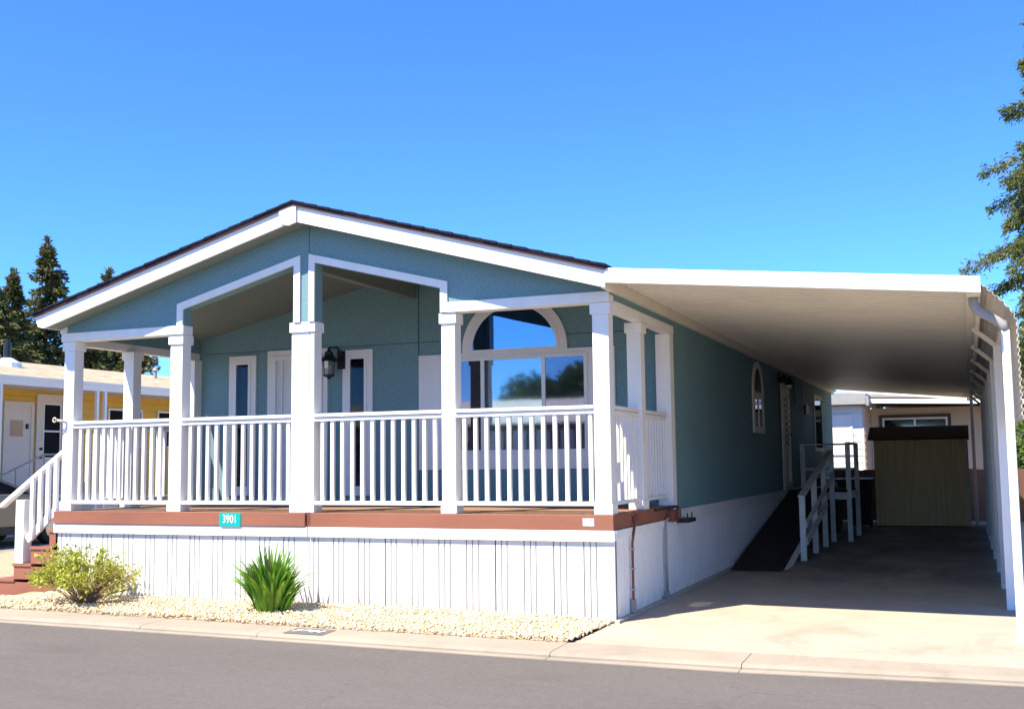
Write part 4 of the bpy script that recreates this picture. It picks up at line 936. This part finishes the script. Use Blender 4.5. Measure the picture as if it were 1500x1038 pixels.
# ------------------------------------------------------------------ parked car
CR = thing("parked_car", "silver beige sedan parked beside the yellow house", "car", (-14.9, 5.9, -0.02))
def car():
    # side profile in (y, z); nose towards +y
    body = [(-2.2, 0.42), (-2.28, 0.62), (-2.22, 0.90), (-2.0, 0.98), (-1.35, 1.02), (0.75, 1.02), (1.55, 0.95), (2.05, 0.82), (2.22, 0.62), (2.2, 0.36), (1.85, 0.26), (1.80, 0.40), (1.66, 0.60), (1.45, 0.68), (1.24, 0.60), (1.10, 0.40), (1.05, 0.24), (-1.0, 0.24), (-1.05, 0.40), (-1.19, 0.60), (-1.40, 0.68), (-1.61, 0.60), (-1.75, 0.40), (-1.8, 0.26)]
    mb = MB(); mb.prism(body, 'x', -0.84, 0.84); mb.build("body", "silver_paint", CR, 0.05, loc=(0, 0, 0))
    cab_b = [(-1.75, 1.02), (0.95, 1.02)]; cab_t = [(-1.15, 1.44), (0.05, 1.46)]
    vs = [(-0.80, -1.75, 1.0), (0.80, -1.75, 1.0), (0.80, 0.95, 1.0), (-0.80, 0.95, 1.0), (-0.60, -1.1, 1.42), (0.60, -1.1, 1.42), (0.60, -0.15, 1.43), (-0.60, -0.15, 1.43)]
    mb = MB(); mb.add(vs, [(0,3,2,1),(4,5,6,7),(0,1,5,4),(1,2,6,5),(2,3,7,6),(3,0,4,7)]); mb.build("windows", "window_dark", CR, 0.03, loc=(0, 0, 0))
    mb = MB(); mb.add([(-0.61, -1.12, 1.421), (0.61, -1.12, 1.421), (0.61, -0.13, 1.431), (-0.61, -0.13, 1.431), (-0.52, -1.0, 1.475), (0.52, -1.0, 1.475), (0.52, -0.25, 1.48), (-0.52, -0.25, 1.48)], [(0,3,2,1),(4,5,6,7),(0,1,5,4),(1,2,6,5),(2,3,7,6),(3,0,4,7)]); mb.build("roof", "silver_paint", CR, 0.02, loc=(0, 0, 0))
    for sx in (-1, 1):
        for (ya, yb_) in ((-1.75, -1.1), (-0.45, -0.45), (0.95, -0.15)): mb = MB(); mb.bar((sx * 0.805, ya, 1.0), (sx * 0.605, yb_, 1.43), 0.05, 0.05, (0, 1, 0.1)); mb.build("pillar", "silver_paint", CR, loc=(0, 0, 0))
    for sx in (-1, 1):
        for yy in (-1.40, 1.45):
            mb = MB(); mb.disc_x(sx * 0.64, sx * 0.85, yy, 0.32, 0.32, 24); wh = mb.build("wheel", "tyre", CR, 0.03, loc=(0, 0, 0))
            mb = MB(); mb.disc_x(sx * 0.851, sx * 0.865, yy, 0.32, 0.21, 16, 0.17); mb.build("rim", "steel", wh, loc=(0, 0, 0))
    mb = MB(); mb.box(-0.845, 0.845, -2.30, -2.05, 0.30, 0.52); mb.build("bumper", "rubber_trim", CR, 0.04, loc=(0, 0, 0))
    mb = MB(); mb.box(-0.845, 0.845, 2.02, 2.26, 0.28, 0.50); mb.build("bumper", "rubber_trim", CR, 0.04, loc=(0, 0, 0))
    mb = MB(); mb.box(-0.853, -0.8405, -1.0, 1.0, 0.25, 0.40); mb.box(0.8405, 0.853, -1.0, 1.0, 0.25, 0.40); mb.build("sill_trim", "rubber_trim", CR, loc=(0, 0, 0))
    for sx in (-1, 1):
        mb = MB(); mb.box(sx * 0.80, sx * 0.55, -2.285, -2.24, 0.68, 0.85); mb.build("tail_light", "tail_red", CR, 0.01, loc=(0, 0, 0))
        mb = MB(); mb.box(sx * 0.80, sx * 0.50, 2.12, 2.19, 0.60, 0.74); mb.build("headlight", "sign_white", CR, 0.01, loc=(0, 0, 0))
car()

# ------------------------------------------------------------------ vegetation
def leaf_quads(P, D, ln, wd, droop=0.0, jitter=0.5):
    """P (n,3) bases, D (n,3) directions -> quads (diamond leaves)"""
    n = len(P); D = D + RNG.normal(0, jitter, D.shape); D[:, 2] -= droop; D /= np.linalg.norm(D, axis=1)[:, None]
    A = RNG.normal(size=(n, 3)); S = np.cross(D, A); S /= np.linalg.norm(S, axis=1)[:, None]
    l = (ln * RNG.uniform(0.6, 1.3, n))[:, None]; w_ = (wd * RNG.uniform(0.6, 1.3, n))[:, None]
    v = np.stack([P, P + D * l * .5 + S * w_ * .5, P + D * l, P + D * l * .5 - S * w_ * .5], 1)
    return v.reshape(-1, 3), np.arange(n * 4).reshape(-1, 4)
def conifer(name, label, base, Ht, R, leafm, nwh=34, per=6, nb=26, ln=0.42, wd=0.16, shape=0.85, start=0.12, droop=0.25, group=None, seed=1, gap=0.0, up=0.15, lmin=0.55):
    global RNG
    RNG = np.random.default_rng(seed); rs = random.Random(seed)
    t = thing(name, label, "tree", base, group)
    mb = MB(); pts = [(rs.uniform(-.03, .03) * Ht * .1, rs.uniform(-.03, .03) * Ht * .1, Ht * k / 8) for k in range(9)]; pts[0] = (0, 0, -0.1)
    mb.tube(pts, [Ht * 0.018 * (1 - k / 8.6) + 0.01 for k in range(9)], 9); 
    P = []; D = []; br = MB()
    for i in range(nwh):
        wf = rs.uniform(.62, 1.1)
        tt = start + (1 - start) * (i + rs.random() * .6) / nwh
        for k in range(per):
            if rs.random() < gap: continue
            a = rs.uniform(0, 2 * math.pi); Lb = R * (1 - tt) ** shape * rs.uniform(lmin, 1.12) * wf + 0.05
            z = Ht * tt + rs.uniform(-.5, .5) * Ht / nwh
            dx, dy = math.cos(a), math.sin(a)
            e = rs.uniform(0, up) - 0.05
            end = (dx * Lb, dy * Lb, z + Lb * e - Lb * droop * .5)
            br.tube([(0, 0, z), (dx * Lb * .5, dy * Lb * .5, z + Lb * e * .8), end], [0.035 * Ht / 14, 0.02 * Ht / 14, 0.006], 4, False)
            m_ = max(5, int(nb * (Lb / R + .25)))
            s = RNG.uniform(0.12, 1.05, m_)
            side = RNG.normal(0, 0.13 * Lb + 0.05, m_) * (1.15 - s)
            pz = z + np.where(s < .5, 2 * s * Lb * e * .8, Lb * e * .8 + (2 * s - 1) * (end[2] - z - Lb * e * .8)) + RNG.normal(0, 0.03 * Lb + 0.03, m_)
            P.append(np.stack([dx * Lb * s - dy * side, dy * Lb * s + dx * side, pz], 1))
            sg = np.sign(side)[:, None]
            D.append(np.tile([[dx * .9, dy * .9, 0.0]], (m_, 1)) + sg * np.array([[-dy * .6, dx * .6, 0]]))
    mb.v += []; trunk = mb.build("trunk", "bark", t, smooth=True, loc=(0, 0, 0)); br.build("limb", "bark", t, loc=(0, 0, 0))
    zt = RNG.uniform(Ht * .9, Ht * 1.02, 160); P.append(np.stack([RNG.normal(0, .05, 160), RNG.normal(0, .05, 160), zt], 1)); D.append(np.tile([[0, 0, 1.0]], (160, 1)))
    P = np.concatenate(P); D = np.concatenate(D)
    v, f = leaf_quads(P, D, ln, wd, droop, 0.45)
    v2, f2 = leaf_quads(P + RNG.normal(0, 0.06, P.shape), D, ln * .8, wd, droop + .3, 0.7)
    from_np("crown", np.concatenate([v, v2]), np.concatenate([f, f2 + len(v)]), leafm, t)
    return t
def at(dirx, diry, dist, z=0): return (3.107 + dirx * dist, -10.132 + diry * dist, z)
G1 = "conifers behind the yellow house"
conifer("conifer_tree", "tallest dark conifer with pointed top behind the yellow house", at(-0.6952, 0.6931, 60), 12.5, 4.3, "conifer_leaf", 30, 7, 150, .26, .09, group=G1, seed=3, shape=.95, lmin=.55, droop=.3, up=.5)
conifer("conifer_tree", "slimmer dark conifer left of the tallest one", at(-0.7161, 0.6784, 57), 10.4, 3.4, "conifer_leaf", 30, 7, 150, .26, .09, group=G1, seed=5, shape=.95, lmin=.55, droop=.3, up=.5)
conifer("conifer_tree", "conifer whose tip alone rises above the left roof slope", at(-0.6633, 0.7298, 62), 11.5, 3.3, "conifer_leaf", 34, 7, 70, .27, .10, group=G1, seed=8, shape=.62, lmin=.5)
conifer("conifer_tree", "conifer at the left border of the photo, behind the roof pipe", at(-0.7260, 0.6752, 52), 8.7, 2.6, "conifer_leaf", 28, 7, 66, .27, .10, group=G1, seed=12, shape=.6)
conifer("conifer_tree", "low bushy conifer filling the gap between the tallest conifer and the porch", at(-0.6790, 0.7150, 58), 7.9, 2.9, "conifer_leaf", 26, 8, 74, .27, .10, group=G1, seed=14, shape=.45)
conifer("conifer_tree", "dark conifer seen between the porch corner post and the rear post", at(-0.6500, 0.7450, 60), 8.6, 2.7, "conifer_leaf", 24, 8, 74, .27, .10, group=G1, seed=15, shape=.45)
conifer("redwood_tree", "tall redwood with drooping olive green branches at the right edge", at(0.0765, 0.9758, 36), 15.2, 3.75, "redwood_leaf", 24, 9, 480, .17, .038, shape=.72, start=.27, droop=.55, seed=29, gap=.08, up=.5, lmin=.6)

def broad(name, label, base, Ht, R, leafm, n=9000, ln=.22, wd=.14, seed=1, cat="tree", trunk_h=0.35, group=None):
    global RNG
    RNG = np.random.default_rng(seed); rs = random.Random(seed)
    t = thing(name, label, cat, base, group)
    mb = MB(); mb.tube([(0, 0, -0.1), (0.05, 0.03, Ht * trunk_h * .5), (0, 0.1, Ht * trunk_h)], [Ht * .03, Ht * .022, Ht * .018], 8)
    cl = []
    for k in range(16):
        a = rs.uniform(0, 6.28); r = R * rs.uniform(.15, .75); z = Ht * rs.uniform(trunk_h + .08, .88)
        q = (r * math.cos(a), r * math.sin(a), z); cl.append((q, R * rs.uniform(.28, .5)))
        mb.tube([(0, 0.1, Ht * trunk_h), (q[0] * .5, q[1] * .5, Ht * trunk_h + (z - Ht * trunk_h) * .6), q], [Ht * .012, Ht * .007, .01], 5, False)
    mb.build("trunk", "bark", t, loc=(0, 0, 0))
    P = []
    for q, r in cl:
        m_ = n // 16; d = RNG.normal(size=(m_, 3)); d /= np.linalg.norm(d, axis=1)[:, None]
        P.append(np.array(q) + d * r * (RNG.uniform(0.35, 1.05, (m_, 1)) ** .6) * np.array([1, 1, .75]))
    P = np.concatenate(P); v, f = leaf_quads(P, RNG.normal(size=P.shape), ln, wd, .2, .3)
    from_np("crown", v, f, leafm, t); return t
broad("leafy_tree", "yellow green leafy tree beyond the rear house, beside the carport post", (4.2, 44, 0), 6.6, 2.8, "olive_leaf", 9000, .35, .22, seed=31)
broad("leafy_tree", "sunlit leafy tree behind the carport's hanging awning", (7.9, 33, 0), 8.5, 3.4, "redwood_leaf", 14000, .30, .18, seed=33)
broad("leafy_shrub", "green shrub above the brown fence right of the downspout", (5.3, 20.0, 0), 2.7, 1.5, "broad_leaf", 9000, .16, .07, seed=35, cat="shrub", trunk_h=.15)
# trees and a home across the street (behind the camera, they show in the window glass)
broad("street_tree", "round leafy tree across the street seen in the window glass", (-15.0, -38, 0), 6.9, 3.6, "broad_leaf", 12000, .35, .25, seed=41)
broad("street_tree", "wide leafy tree across the street reflected in the right window pane", (-8.0, -36, 0), 7.0, 3.8, "broad_leaf", 12000, .35, .25, seed=43)
OH = thing("opposite_house", "low white house across the street", "house", (-14, -26, 0))
mb = MB(); mb.box(-24, -5, -31, -24, 0, 2.9); mb.build("wall", "white_paint", OH)
mb = MB(); mb.prism([(-31.6, 2.85), (-27.5, 3.9), (-23.4, 2.85), (-23.4, 2.95), (-27.5, 4.05), (-31.6, 2.95)], 'x', -24.5, -4.5); mb.build("roof", "offwhite", OH)
for x in (-21, -16, -10): mb = MB(); mb.box(x, x + 1.6, -23.99, -23.96, 1.1, 2.3); mb.build("window", "window_dark", OH)

# front bush: airy stems with leaf tufts
def bush(base):
    global RNG
    RNG = np.random.default_rng(51); rs = random.Random(51)
    t = thing("front_bush", "airy yellow green bush with bare lower twigs in front of the steps", "bush", base)
    st = MB(); P = []; D = []
    for k in range(95):
        a = rs.uniform(0, 6.28); r = 0.69 * rs.uniform(.25, 1.0) ** .6; h = rs.uniform(.28, .62) * (1.0 - .40 * (r / .69) ** 2)
        if math.cos(a) > 0.3: h *= .85
        ex_, ey = r * math.cos(a), r * 0.62 * math.sin(a)
        mid = (ex_ * .42 + rs.uniform(-.04, .04), ey * .42 + rs.uniform(-.04, .04), h * .5)
        st.tube([(ex_ * .10, ey * .10, 0), mid, (ex_, ey, h)], [.007, .005, .003], 4, False)
        sparse = (math.cos(a) > 0.35) 
        for j in range(3):
            q = np.array([ex_ + rs.uniform(-.06, .06), ey + rs.uniform(-.06, .06), h + rs.uniform(-.03, .06)])
            st.tube([mid, tuple(q)], [.003, .002], 3, False)
            m_ = 13 if not sparse else 4
            P.append(q + RNG.normal(0, .030, (m_, 3)) - np.array([0, 0, .01])); D.append(RNG.normal(0, .7, (m_, 3)) + np.array([0, 0, .5]))
        if not sparse or rs.random() < .4:
            for j in range(7):
                s = rs.uniform(.45, 1); q = np.array(mid) * (1 - s) + np.array([ex_, ey, h]) * s
                P.append(q[None] + RNG.normal(0, .025, (2, 3))); D.append(RNG.normal(0, 1, (2, 3)))
    st.build("twigs", "twig", t, loc=(0, 0, 0))
    v, f = leaf_quads(np.concatenate(P), np.concatenate(D), .048, .024, 0, .25)
    from_np("leaves", v, f, "bush_leaf", t)
bush((-5.80, -0.60, 0.03))
# strap-leaved plant
def blades(base, n, Hm, R, m, name, label, seed=61, parent_only=False):
    rs = random.Random(seed)
    t = thing(name, label, "plant", base); mb = MB(); dr = MB()
    for k in range(n):
        a = rs.uniform(0, 6.28); stem = rs.random() ** .6
        bx, by = .17 * stem * math.cos(a), .13 * stem * math.sin(a)
        z0 = rs.uniform(0.0, Hm * .52) * (1 - .35 * stem) if k % 3 else 0.0
        ln = Hm * rs.uniform(.38, .62) if z0 > 0 else Hm * rs.uniform(.5, .8)
        lean = (0.10 + .72 * stem) * rs.uniform(.4, 1.3); a2 = a + rs.uniform(-.5, .5)
        wd = rs.uniform(.014, .027); pts = []
        c = Vector((bx * (1 + z0 * .9), by * (1 + z0 * .9), z0)); th = lean * .45
        side = Vector((-math.sin(a2), math.cos(a2), rs.uniform(-.5, .5))).normalized(); N_ = 7
        vs = []
        for i in range(N_):
            s = i / (N_ - 1); ww = wd * (1 - s) ** .6 * (.6 + 1.1 * min(1, s * 3)) * .7 + .0006
            vs += [c - side * ww, c + Vector((0, 0, -.004 * (1 - s))), c + side * ww]
            th += lean * (.10 + .20 * s); th = min(th, 1.6)
            c = c + Vector((math.sin(th) * math.cos(a2), math.sin(th) * math.sin(a2), math.cos(th))) * ln / (N_ - 1)
        fs = []
        for i in range(N_ - 1): fs += [(3*i, 3*i+1, 3*i+4, 3*i+3), (3*i+1, 3*i+2, 3*i+5, 3*i+4)]
        (dr if rs.random() < .035 else mb).add(vs, fs)
    mb.build("leaf_blades", m, t, loc=(0, 0, 0), smooth=True); dr.build("dry_blades", "dry_leaf", t, loc=(0, 0, 0), smooth=True)
blades((-3.46, -0.52, 0.02), 380, 0.72, 0.38, "blade_leaf", "strap_leaf_plant", "dense dark green strap-leaved clump in the gravel below the house number")
# few dry weeds at the skirting
def weeds(base, n, h, name, label, seed):
    rs = random.Random(seed); t = thing(name, label, "plant", base); mb = MB()
    for k in range(n):
        x = rs.uniform(-.12, .12); mb.tube([(x, rs.uniform(-.04, .04), 0), (x + rs.uniform(-.02, .02), 0, h * .6), (x + rs.uniform(-.03, .03), 0.0, h * rs.uniform(.7, 1.2))], [.003, .002, .001], 4, False)
    mb.build("stalks", "twig", t, loc=(0, 0, 0))
def litter():
    rs = np.random.default_rng(77); n = 260
    P = np.stack([rs.uniform(-7, -0.2, n), rs.uniform(-1.05, -0.05, n), rs.uniform(.045, .075, n)], 1)
    P[:120, 0] = rs.normal(-5.7, .45, 120); P[120:190, 0] = rs.normal(-3.3, .35, 70)
    a = rs.uniform(0, 6.28, n); D = np.stack([np.cos(a), np.sin(a), np.zeros(n)], 1)
    v, f = leaf_quads(P, D, .035, .012, 0, .1)
    stuff(from_np("fallen_leaves", v, f, "dry_leaf"), "scattered dry leaves lying on the gravel bed", "fallen leaves")
litter()
weeds((-2.62, -0.10, 0.04), 9, 0.14, "dry_weed", "few dry weed stalks against the skirting right of the green clump", 71)
weeds((-4.98, -0.14, 0.05), 8, 0.12, "dry_weed", "dry weed stalks at the skirting beside the airy bush", 73)
